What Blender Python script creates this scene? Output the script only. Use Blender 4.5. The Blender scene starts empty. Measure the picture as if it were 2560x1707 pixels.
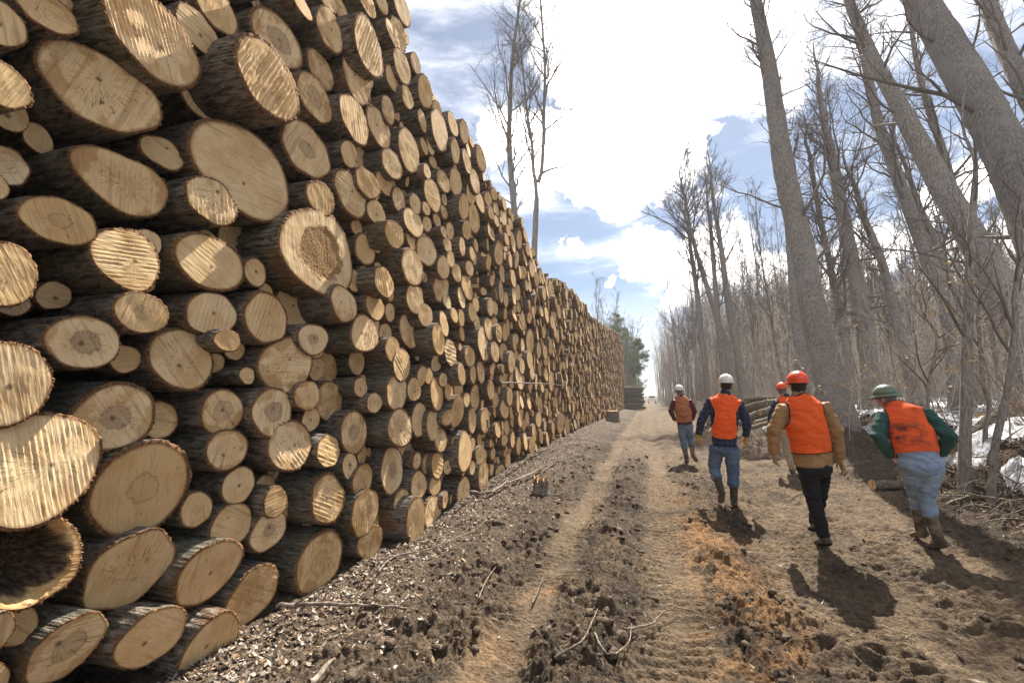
import bpy, bmesh, math, random
import numpy as np
from mathutils import Vector, Matrix, noise as mnoise
from mathutils.bvhtree import BVHTree
rng = np.random.default_rng(7)
random.seed(7)
S = bpy.context.scene
COL = S.collection
PI = math.pi

# ------------------------------------------------------------------ camera maths (used to measure the photo)
W, H, FPX = 2560.0, 1707.0, 1138.0
CAMH = 1.63
_d = np.array([(1620 - W/2)/FPX, -(989 - H/2)/FPX, 1.0]); _d /= np.linalg.norm(_d)
_t = math.asin(_d[0]); _p = math.asin(-_d[1]/math.cos(_t))
F = np.array([-math.sin(_t)*math.cos(_p), math.cos(_t)*math.cos(_p), math.sin(_p)])
R = np.array([math.cos(_t), math.sin(_t), 0.0]); U = np.cross(R, F)
C = np.array([0, 0, CAMH])
def proj(P):
    v = np.asarray(P, float) - C; z = v @ F
    return np.stack([W/2 + FPX*(v @ R)/z, H/2 - FPX*(v @ U)/z], -1)
def ray(x, y): return F + R*((x - W/2)/FPX) + U*(-(y - H/2)/FPX)
DS = 2560/2352.0                      # measurements below are in 2352-wide pixels
def at_x(px, py, X):                  # point on the plane x = X
    d = ray(px*DS, py*DS); return C + d*(X/d[0])
def at_y(px, py, Y):
    d = ray(px*DS, py*DS); return C + d*(Y/d[1])
def at_z(px, py, Z=0.0):
    d = ray(px*DS, py*DS); return C + d*((Z - CAMH)/d[2])

# ------------------------------------------------------------------ object helpers
def mesh_obj(name, V, faces, mats=(), parent=None, smooth=True, fmat=None, loc=None):
    """faces: list of arrays (n,3)/(n,4)"""
    me = bpy.data.meshes.new(name)
    V = np.asarray(V, np.float32).reshape(-1, 3)
    if not isinstance(faces, (list, tuple)): faces = [faces]
    faces = [np.asarray(f, np.int32) for f in faces if len(f)]
    nl = sum(f.size for f in faces); nf = sum(len(f) for f in faces)
    me.vertices.add(len(V)); me.vertices.foreach_set('co', V.ravel())
    me.loops.add(nl); me.polygons.add(nf)
    lv = np.concatenate([f.ravel() for f in faces]) if faces else np.zeros(0, np.int32)
    tot = np.concatenate([np.full(len(f), f.shape[1], np.int32) for f in faces])
    st = np.concatenate([[0], np.cumsum(tot)[:-1]]).astype(np.int32)
    me.loops.foreach_set('vertex_index', lv)
    me.polygons.foreach_set('loop_start', st)
    if smooth: me.polygons.foreach_set('use_smooth', np.ones(nf, bool))
    for m in mats: me.materials.append(m)
    if fmat is not None: me.polygons.foreach_set('material_index', np.asarray(fmat, np.int32))
    me.update(calc_edges=True); me.validate(clean_customdata=False)
    o = bpy.data.objects.new(name, me); COL.objects.link(o)
    if parent is not None: o.parent = parent
    if loc is not None: o.location = loc
    return o
def attr(o, name, data, typ='FLOAT'):
    a = o.data.attributes.new(name, typ, 'POINT')
    data = np.asarray(data, np.float32)
    if typ == 'FLOAT': a.data.foreach_set('value', data.ravel())
    elif typ == 'FLOAT_COLOR': a.data.foreach_set('color', data.ravel())
    else: a.data.foreach_set('vector', data.ravel())
def empty(name, loc=(0, 0, 0)):
    o = bpy.data.objects.new(name, None); COL.objects.link(o); o.location = loc; o.empty_display_size = .1
    return o
def tag(o, label=None, cat=None, group=None, kind=None):
    if label: o['label'] = label
    if cat: o['category'] = cat
    if group: o['group'] = group
    if kind: o['kind'] = kind
    return o

# ------------------------------------------------------------------ numpy noise
def _hash(ix, iy, seed):
    h = (ix.astype(np.int64)*374761393 + iy.astype(np.int64)*668265263 + seed*144269) & 0x7fffffff
    h = ((h ^ (h >> 13))*1274126177) & 0x7fffffff
    return ((h ^ (h >> 16)) & 0xffff)/65535.0
def perlin(x, y, seed=0):
    ix = np.floor(x); iy = np.floor(y); fx = x - ix; fy = y - iy
    u = fx*fx*fx*(fx*(fx*6 - 15) + 10); v = fy*fy*fy*(fy*(fy*6 - 15) + 10)
    def g(dx, dy):
        a = _hash(ix + dx, iy + dy, seed)*2*PI
        return np.cos(a)*(fx - dx) + np.sin(a)*(fy - dy)
    a = g(0, 0); b = g(1, 0); c = g(0, 1); d = g(1, 1)
    return (a + (b - a)*u + (c - a)*v + (a - b - c + d)*u*v)*1.5
def fbm(x, y, seed=0, oct=4, gain=.5):
    s = 0; a = 1; t = 0
    for i in range(oct):
        s = s + a*perlin(x*2**i, y*2**i, seed + i*17); t += a; a *= gain
    return s/t
def lumps(x, y, seed=0, dens=.7):
    """rounded clods on a jittered lattice"""
    ix = np.floor(x); iy = np.floor(y); out = np.zeros_like(x)
    for dx in (-1, 0, 1):
        for dy in (-1, 0, 1):
            jx = _hash(ix + dx, iy + dy, seed); jy = _hash(ix + dx, iy + dy, seed + 5); r = _hash(ix + dx, iy + dy, seed + 9)
            p = _hash(ix + dx, iy + dy, seed + 13) < dens
            rr = .25 + .45*r
            d2 = ((x - ix - dx - jx)**2 + (y - iy - dy - jy)**2)/(rr*rr)
            out = np.maximum(out, np.where(p, rr*np.sqrt(np.clip(1 - d2, 0, 1)), 0))
    return out
def sst(x, a, b):
    t = np.clip((x - a)/(b - a), 0, 1); return t*t*(3 - 2*t)

# ------------------------------------------------------------------ material helpers
class NT:
    def __init__(s, name):
        s.m = bpy.data.materials.new(name); s.m.use_nodes = True
        s.t = s.m.node_tree; s.t.nodes.clear()
        s.out = s.n('ShaderNodeOutputMaterial'); s.b = s.n('ShaderNodeBsdfPrincipled')
        s.t.links.new(s.b.outputs[0], s.out.inputs[0])
    def n(s, typ, **kw):
        x = s.t.nodes.new(typ)
        for k, v in kw.items(): setattr(x, k, v)
        return x
    def set(s, sock, v):
        if hasattr(v, 'is_linked') or isinstance(v, bpy.types.NodeSocket): s.t.links.new(v, sock)
        elif isinstance(v, (tuple, list)) and len(v) == 3 and sock.type == 'RGBA': sock.default_value = (*v, 1)
        else: sock.default_value = v
    def math(s, op, a, b=0.0, c=None, clamp=False):
        x = s.n('ShaderNodeMath', operation=op, use_clamp=clamp); s.set(x.inputs[0], a); s.set(x.inputs[1], b)
        if c is not None: s.set(x.inputs[2], c)
        return x.outputs[0]
    def vmath(s, op, a, b=(0, 0, 0)):
        x = s.n('ShaderNodeVectorMath', operation=op); s.set(x.inputs[0], a); s.set(x.inputs[1], b)
        return x.outputs['Value'] if op in ('LENGTH', 'DOT_PRODUCT', 'DISTANCE') else x.outputs[0]
    def mix(s, f, a, b, mode='MIX'):
        x = s.n('ShaderNodeMix', data_type='RGBA', blend_type=mode); s.set(x.inputs[0], f); s.set(x.inputs[6], a); s.set(x.inputs[7], b)
        return x.outputs[2]
    def noise(s, vec, scale, detail=4, rough=.55, dist=0.0, out=0):
        x = s.n('ShaderNodeTexNoise'); s.set(x.inputs['Vector'], vec); s.set(x.inputs['Scale'], scale)
        x.inputs['Detail'].default_value = detail; x.inputs['Roughness'].default_value = rough; x.inputs['Distortion'].default_value = dist
        return x.outputs[out]
    def ramp(s, v, a, b, lo=0.0, hi=1.0, smooth=True):
        x = s.n('ShaderNodeMapRange', interpolation_type='SMOOTHSTEP' if smooth else 'LINEAR')
        s.set(x.inputs[0], v); s.set(x.inputs[1], a); s.set(x.inputs[2], b); s.set(x.inputs[3], lo); s.set(x.inputs[4], hi)
        return x.outputs[0]
    def attr(s, name, out='Fac'):
        x = s.n('ShaderNodeAttribute', attribute_name=name); return x.outputs[out]
    def mapping(s, vec, scale=(1, 1, 1), rot=(0, 0, 0)):
        x = s.n('ShaderNodeMapping'); s.set(x.inputs[0], vec); s.set(x.inputs['Scale'], scale); s.set(x.inputs['Rotation'], rot)
        return x.outputs[0]
    def bump(s, h, strength=.5, dist=.01, normal=None):
        x = s.n('ShaderNodeBump'); s.set(x.inputs['Height'], h); x.inputs['Strength'].default_value = strength; x.inputs['Distance'].default_value = dist
        if normal is not None: s.set(x.inputs['Normal'], normal)
        return x.outputs[0]
    def done(s, color, rough=.8, normal=None, spec=.3, **kw):
        s.set(s.b.inputs['Base Color'], color); s.set(s.b.inputs['Roughness'], rough)
        s.b.inputs['Specular IOR Level'].default_value = spec
        if normal is not None: s.set(s.b.inputs['Normal'], normal)
        for k, v in kw.items(): s.set(s.b.inputs[k], v)
        return s.m
    def obj(s): return s.n('ShaderNodeTexCoord').outputs['Object']
    def pos(s): return s.n('ShaderNodeNewGeometry').outputs['Position']

# ------------------------------------------------------------------ tubes (branches, sticks)
class Tubes:
    def __init__(s): s.g = {}
    def add(s, P, r, n=5):
        P = np.asarray(P, float); r = np.asarray(r, float)
        if r.ndim == 0: r = np.full(len(P), r)
        s.g.setdefault((len(P), n), []).append((P, r))
    def arrays(s, rough=0.0):
        VV = []; FF = []; off = 0
        for (k, n), L in s.g.items():
            P = np.stack([a for a, _ in L]); r = np.stack([b for _, b in L])
            T = np.gradient(P, axis=1); T /= np.linalg.norm(T, axis=2, keepdims=True) + 1e-9
            up = np.where(np.abs(T[:, :1, 2:3]) > .8, np.array([[[1., 0, 0]]]), np.array([[[0., 0, 1]]]))
            A = np.cross(T, np.broadcast_to(up, T.shape)); A /= np.linalg.norm(A, axis=2, keepdims=True) + 1e-9
            B = np.cross(T, A)
            a = np.arange(n)*2*PI/n
            rr = r[:, :, None, None]
            if rough: rr = rr*(1 + rough*rng.standard_normal((len(L), k, n, 1)))
            V = P[:, :, None, :] + rr*(A[:, :, None, :]*np.cos(a)[None, None, :, None] + B[:, :, None, :]*np.sin(a)[None, None, :, None])
            m = len(L); idx = np.arange(m*k*n).reshape(m, k, n) + off
            j = np.roll(idx, -1, axis=2)
            q = np.stack([idx[:, :-1], j[:, :-1], j[:, 1:], idx[:, 1:]], -1).reshape(-1, 4)
            VV.append(V.reshape(-1, 3)); FF.append(q); off += m*k*n
        return (np.concatenate(VV), np.concatenate(FF)) if VV else (np.zeros((0, 3)), np.zeros((0, 4), int))
    def build(s, name, mat, parent=None, rough=0.0, loc=None):
        V, Q = s.arrays(rough)
        if loc is not None: V = V - np.asarray(loc)
        return mesh_obj(name, V, [Q], [mat], parent, loc=loc)
EXPOSURE = 1.3
SUN_AZ_DEG = 6.0
SUN_E = 5.0
SKY_E = 0.065
SKYMUL = (.40, .49, .57)
VEIL = (5.4, 6.2, 7.2)
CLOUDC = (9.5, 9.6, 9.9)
HAZE = .0007
# ------------------------------------------------------------------ camera, sun, sky
cam = bpy.data.cameras.new('camera'); co = bpy.data.objects.new('camera', cam); COL.objects.link(co)
cam.lens = 16.0; cam.sensor_width = 36.0; cam.clip_start = .05; cam.clip_end = 3000
M = Matrix(((R[0], U[0], -F[0], 0), (R[1], U[1], -F[1], 0), (R[2], U[2], -F[2], CAMH), (0, 0, 0, 1)))
co.matrix_world = M; S.camera = co
S.view_settings.view_transform = 'Standard'; S.view_settings.look = 'None'; S.view_settings.gamma = 1
S.view_settings.exposure = EXPOSURE
S.render.engine = 'CYCLES'
S.cycles.use_denoising = True
try: S.cycles.denoiser = 'OPENIMAGEDENOISE'
except Exception: pass
S.cycles.max_bounces = 5; S.cycles.diffuse_bounces = 3; S.cycles.glossy_bounces = 2; S.cycles.transparent_max_bounces = 4
S.cycles.use_adaptive_sampling = True; S.cycles.adaptive_threshold = .015
S.cycles.sample_clamp_indirect = 6
SUN_EL, SUN_AZ = math.radians(49), math.radians(SUN_AZ_DEG)      # azimuth from the road direction (+Y) towards +X
sd = Vector((math.sin(SUN_AZ)*math.cos(SUN_EL), math.cos(SUN_AZ)*math.cos(SUN_EL), math.sin(SUN_EL)))
sl = bpy.data.lights.new('sun', 'SUN'); sl.energy = SUN_E; sl.angle = math.radians(.5); sl.color = (1, .95, .86)
so = bpy.data.objects.new('sun', sl); COL.objects.link(so); so.location = (0, 0, 50)
so.rotation_euler = sd.to_track_quat('Z', 'Y').to_euler()

wd = bpy.data.worlds.new('World'); S.world = wd; wd.use_nodes = True
nt = wd.node_tree; nt.nodes.clear()
class WT(NT):
    def __init__(s): s.t = nt
w = WT()
sky = w.n('ShaderNodeTexSky', sky_type='NISHITA'); sky.sun_disc = False
sky.sun_elevation = SUN_EL; sky.sun_rotation = SUN_AZ      # rotation is measured from +Y, clockwise
sky.air_density = 1.0; sky.dust_density = .35; sky.ozone_density = 1.0
D = w.n('ShaderNodeTexCoord').outputs['Generated']
n0 = w.noise(D, 3.2, 9, .62, out=1); n1 = w.noise(D, 14.0, 6, .6, out=1)
wob2 = w.vmath('ADD', w.vmath('MULTIPLY', w.vmath('SUBTRACT', n0, (.5, .5, .5)), (.30, .30, .30)), w.vmath('MULTIPLY', w.vmath('SUBTRACT', n1, (.5, .5, .5)), (.07, .07, .07)))
Dw = w.vmath('NORMALIZE', w.vmath('ADD', D, wob2))
fine = w.noise(D, 16.0, 9, .65)
m = None
CLOUDS = [(1490, 30, 190, 1), (1360, 60, 110, .9), (1620, 70, 120, .9), (1420, 385, 96, 1), (1310, 340, 80, 1), (1520, 345, 90, 1), (1240, 300, 55, .9), (1150, 300, 45, 1),
          (1360, 430, 56, 1), (1250, 430, 55, 1), (1590, 290, 50, .9), (1485, 580, 46, 1), (1430, 606, 30, 1), (1540, 572, 30, .9), (1640, 590, 70, .8), (1580, 650, 50, .9),
          (1740, 640, 70, .9), (1300, 590, 16, .9), (1370, 640, 14, .9), (1880, 650, 80, .8), (2060, 580, 90, .95), (2200, 430, 75, 1), (2300, 620, 110, .95), (1740, 120, 110, .45), (1630, 450, 45, .4)]
for px, py, r, amt in CLOUDS:
    d = ray(px*DS, py*DS); d = d/np.linalg.norm(d)
    d2 = ray((px + r)*DS, py*DS); d2 = d2/np.linalg.norm(d2)
    ang = math.acos(float(d @ d2))
    dot = w.vmath('DOT_PRODUCT', Dw, tuple(d))
    a = w.ramp(dot, math.cos(ang*1.7), math.cos(ang*.5), 0, amt)
    m = a if m is None else w.math('MAXIMUM', m, a)
cl = w.ramp(w.math('ADD', m, w.math('MULTIPLY', w.math('SUBTRACT', fine, .5), .9)), .18, 1.05)
cl = w.math('MULTIPLY', cl, w.ramp(m, .0, .3))
st = w.noise(w.mapping(D, (2.2, 4, 9), (0, .6, .5)), 1.3, 8, .58, .15)
cirrus = w.ramp(st, .42, .75, .06, .5)
sep = w.n('ShaderNodeSeparateXYZ'); w.set(sep.inputs[0], D)
hz = w.ramp(sep.outputs[2], .0, .3, .5, .0)
cl2 = w.math('MAXIMUM', cirrus, hz)
sdot = w.vmath('DOT_PRODUCT', D, tuple(sd))
glow = w.ramp(sdot, .55, .99)
base = w.mix(1.0, sky.outputs[0], SKYMUL, 'MULTIPLY')
base = w.mix(cl2, base, w.mix(glow, VEIL, (22, 21.5, 21)))
# unseen broken cloud added behind the camera as fill for log faces and backs
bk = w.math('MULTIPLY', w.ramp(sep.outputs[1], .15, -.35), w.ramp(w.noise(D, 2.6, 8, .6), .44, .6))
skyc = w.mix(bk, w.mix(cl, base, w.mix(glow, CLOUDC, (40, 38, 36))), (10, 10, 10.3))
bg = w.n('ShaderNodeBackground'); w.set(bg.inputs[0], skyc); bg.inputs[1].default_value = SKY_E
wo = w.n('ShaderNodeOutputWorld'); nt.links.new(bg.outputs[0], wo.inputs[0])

# thin bright air: the woods fade a little with distance
def haze():
    bm = bmesh.new(); bmesh.ops.create_cube(bm, size=1.0); me = bpy.data.meshes.new('haze'); bm.to_mesh(me); bm.free()
    o = bpy.data.objects.new('haze', me); COL.objects.link(o); o.scale = (420, 460, 40); o.location = (0, 100, 14); tag(o, 'thin bright haze in the spring air', 'haze', kind='stuff')
    m = bpy.data.materials.new('air'); m.use_nodes = True; t = m.node_tree; t.nodes.clear(); out = t.nodes.new('ShaderNodeOutputMaterial'); v = t.nodes.new('ShaderNodeVolumePrincipled')
    v.inputs['Color'].default_value = (.93, .95, 1, 1); v.inputs['Density'].default_value = HAZE; v.inputs['Anisotropy'].default_value = .35
    t.links.new(v.outputs[0], out.inputs['Volume']); me.materials.append(m)
if HAZE > 0: haze()
# ------------------------------------------------------------------ ground
def bank_x(y): return 4.6 + .3*sst(y, 6, 10) - .8*sst(y, 11, 18) - .5*sst(y, 20, 40) - .5*sst(y, 40, 80)
def ground_base(x, y):
    """broad form: road, litter bank against the pile, bank on the right"""
    x = np.asarray(x, float); y = np.asarray(y, float)
    z = .30*np.exp(-((x + 3.0)/.95)**2)*sst(y, 4.5, 12)*(1 - .6*sst(y, 16, 40))
    bx = bank_x(y) + .5*fbm(x*.25, y*.25, 3, 3)
    z = z + 1.0*sst(x - bx, -.2, 1.9) + .05*np.clip(x - bx - 1.2, 0, 60) + .3*sst(x - bx, .1, .9)*sst(-(x - bx), -2.2, -1.0)
    z = z + .12*sst(x - bx, 0, 2)*fbm(x*.6, y*.6, 11, 3)
    z = z - .25*sst(y, 60, 140) + .0*x
    # wheel ruts and the ridge of clods between pile and track
    z = z + .07*np.exp(-((x + .38)/.16)**2) - .05*np.exp(-((x - .12)/.2)**2) + .03*np.exp(-((x - .6)/.2)**2) - .04*np.exp(-((x - 2.1)/.25)**2) - .03*np.exp(-((x + .95)/.22)**2)
    return z
def zones(x, y):
    wob = .16*fbm(x*1.3, y*.8, 21, 3)
    xs = x + wob
    smooth = np.maximum(np.exp(-((xs + .95)/.2)**4), np.exp(-((xs - .16)/.26)**4))
    smooth = np.maximum(smooth, .75*sst(xs, .9, 1.3)*(1 - sst(xs - bank_x(y), -1.6, -.4)))
    smooth = np.maximum(smooth, .8*sst(y, 9, 14)*(sst(xs, -1.0, -.6)*(1 - sst(xs - bank_x(y), -1.6, -.4))))
    litter = (1 - sst(xs, -2.35, -1.25))*1.0
    orange = np.exp(-((xs - .66)/.3)**2)*sst(fbm(x*.9, y*.5, 31, 3), -.45, .1)*(1 - sst(y, 6, 10)) + .6*np.exp(-((xs + .8)/.25)**2)*sst(fbm(x*1.1, y*.9, 33, 3), .0, .35)*(1 - sst(y, 5, 7))
    bankm = sst(x - bank_x(y), -.5, .8)
    return smooth, litter, np.clip(orange, 0, 1), bankm
def ground_z(x, y, detail=True):
    x = np.asarray(x, float); y = np.asarray(y, float)
    z = ground_base(x, y)
    if not detail: return z
    sm, li, orr, bk = zones(x, y)
    ro = np.clip(1 - .9*sm, .16, 1)*(1 - .5*li)*(1 - .2*bk)
    r = np.hypot(x, y)
    n = np.clip(fbm(x*2.1, y*2.1, 40, 3), -1, 1)
    pres = sst(fbm(x*1.4, y*1.4, 47, 2), -.35, .35)
    wx = .25*fbm(x*7, y*7, 52, 2); wy = .25*fbm(x*7, y*7, 53, 2)
    bil = lambda f, sd: np.abs(perlin((x + wx*.3)*f, (y + wy*.3)*f, sd))
    z = z + ro*(.03*n + pres*(.085*bil(4.2, 51) + .075*lumps((x + .25*wx)*4.6, (y + .25*wy)*4.6, 54, .35) + .055*lumps((x + .2*wx)*9, (y + .2*wy)*9, 55, .45)) + .05*bil(9.5, 57) + .022*bil(20, 63) + .010*bil(41, 66)*(r < 14)) - .06*ro
    z = z + (.03*np.abs(perlin(x*13 + wx, y*10, 72)) + .022*np.abs(perlin(x*27, y*23 + wy, 73)) + .014*fbm(x*30, y*30, 71, 3)*(r < 16))*(.22 + .78*ro) - .02 + .05*fbm(x*.9, y*.9, 77, 3)
    rt = sst(x, .75, 1.15)*(1 - .5*bk)*(r < 30)
    tear = sst(fbm(x*.9, y*.7, 301, 3), -.3, .25)
    z = z + rt*((.075*np.abs(perlin(x*2.6 + wx, y*6.5 + wy, 303)) + .05*np.abs(perlin(x*6 + wx*2, y*13, 305)))*(.35 + .65*tear) - .03)
    # tyre tread in the tracks
    for cx, w_, p_ in ((.14, .26, .125), (1.5, .2, .11), (2.3, .24, .125), (-.95, .2, .11)):
        xx = x + .04*np.sin(y*.8) - cx; b = np.exp(-(xx/w_)**8)
        bar = sst(np.sin(y*2*PI/p_ + np.sign(xx)*1.5 + np.abs(xx)*14), -.25, .35)
        z = z + b*.026*bar*sst(fbm(x*1.6, y*.8, 81, 2), -.35, .05)*(1 - sst(y, 9, 16)) - b*.02
    # boot and wheel gouges on the right side of the road
    z = z - .07*(1 - bk)*sst(x, .9, 1.4)*lumps(x*2.9 + 7, y*2.3, 91, .45)
    return z
def build_ground():
    a1 = np.radians(np.linspace(-72, 42, 900)); a2 = np.radians(np.linspace(44, 286, 100))
    ang = np.concatenate([a1, a2]); na = len(ang)
    rr = np.concatenate([np.geomspace(.15, 2.2, 16, endpoint=False), np.geomspace(2.2, 15, 430, endpoint=False), np.geomspace(15, 90, 150, endpoint=False), np.geomspace(90, 2500, 30)])
    A, RR = np.meshgrid(ang, rr)
    X = RR*np.sin(A); Y = RR*np.cos(A)
    Z = ground_z(X, Y)
    sm, li, orr, bk = zones(X, Y)
    V = np.stack([X, Y, Z], -1).reshape(-1, 3)
    i = np.arange(len(rr)*na).reshape(len(rr), na); j = np.roll(i, -1, axis=1)
    Q = np.stack([i[:-1], i[1:], j[1:], j[:-1]], -1).reshape(-1, 4)
    cap = len(V); V = np.vstack([V, [[0, 0, float(Z[0].mean())]]])
    T = np.stack([np.full(na, cap), i[0], j[0]], -1)
    # colours of the soil itself: dry crust, wet clods, orange subsoil, leaf litter
    n1 = fbm(X*.8, Y*.8, 101, 4); n2 = fbm(X*5, Y*5, 103, 3)
    dry = np.array([.192, .136, .084]); wet = np.array([.045, .034, .025]); oran = np.array([.33, .175, .072]); lit = np.array([.12, .085, .06]); frs = np.array([.12, .085, .055])
    n3 = fbm(X*14, Y*14, 107, 3)
    n4 = fbm(X*3.2, Y*.7, 109, 3)
    k = np.clip(sm*.45 + .5*n1 + .35*n2 + .4*n3 + .35*n4 + .28, 0, 1)[..., None]
    colr = wet + (dry - wet)*k
    o = (orr*sst(n2 + n1, -.6, .2))[..., None]*.95; colr = colr + (oran*(.55 + .6*k) - colr)*o
    l = (li*.8)[..., None]; colr = colr + (lit - colr)*l
    b = (bk*.85)[..., None]; colr = colr + (frs - colr)*b
    colr = np.concatenate([colr, np.ones_like(colr[..., :1])], -1).reshape(-1, 4); colr = np.vstack([colr, colr[:1]])
    g = mesh_obj('ground', V, [Q, T], [MAT['soil']]); attr(g, 'soil', colr, 'FLOAT_COLOR')
    tag(g, 'rutted muddy logging track with churned clods and tyre marks', 'ground', kind='structure')
    # snow lying in patches on the bank: faces of the ground lifted by its thickness
    mask = (sst(fbm(X*.45, Y*.45, 203, 3) + .55*fbm(X*1.7, Y*1.7, 204, 3), -.32, -.06)*sst(X - bank_x(Y), .2, .6)*(1 - sst(X, 24, 30))*(Y < 30)*(Y > 2)).reshape(-1)
    keep = (mask[Q].min(1) > .02)
    q = Q[keep]; u, inv = np.unique(q, return_inverse=True)
    Vs = V[u].copy(); Vs[:, 2] += .02 + .14*mask[u] - .05*(mask[u] < .1)
    sn = mesh_obj('snow', Vs, [inv.reshape(-1, 4)], [MAT['snow']])
    tag(sn, 'patches of old snow lying on the bank', 'snow', kind='stuff')
    return g
m_ = NT('soil')
P_ = m_.pos(); sc = m_.attr('soil', 'Color')
n1 = m_.noise(P_, 30, 6, .65); n2 = m_.noise(P_, 140, 4, .6); n3 = m_.noise(P_, 4, 5, .6)
c_ = m_.mix(m_.ramp(n1, .3, .7), m_.mix(1.0, sc, (.62, .6, .58), 'MULTIPLY'), m_.mix(1.0, sc, (1.35, 1.33, 1.3), 'MULTIPLY'))
c_ = m_.mix(m_.ramp(n2, .55, .75, 0, .45), c_, (.22, .175, .135))
n4 = m_.noise(P_, 11, 6, .7)
c_ = m_.mix(m_.ramp(n3, .5, .7, 0, .3), c_, (.07, .055, .043))
c_ = m_.mix(m_.ramp(n4, .52, .66, 0, .65), c_, (.045, .035, .026))
vo = m_.n('ShaderNodeTexVoronoi', feature='F1'); m_.set(vo.inputs['Vector'], m_.vmath('ADD', P_, m_.vmath('MULTIPLY', m_.noise(P_, 25, 3, .6, out=1), (.03, .03, .03)))); vo.inputs['Scale'].default_value = 42.0
h_ = m_.math('SUBTRACT', m_.math('ADD', m_.math('MULTIPLY', n1, .6), m_.math('MULTIPLY', n2, .4)), m_.math('MULTIPLY', vo.outputs['Distance'], .4))
MAT = {'soil': m_.done(c_, .92, m_.bump(h_, 1.0, .035), .15)}
m_ = NT('old_snow'); P_ = m_.pos()
n1 = m_.noise(P_, 6, 6, .65); n2 = m_.noise(P_, 60, 3)
MAT['snow'] = m_.done(m_.mix(m_.ramp(n1, .47, .66, 0, .85), (.74, .75, .77), (.22, .175, .13)), .6, m_.bump(n2, .4, .03))
build_ground()
import re
# ------------------------------------------------------------------ log pile
PX = -2.8
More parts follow.
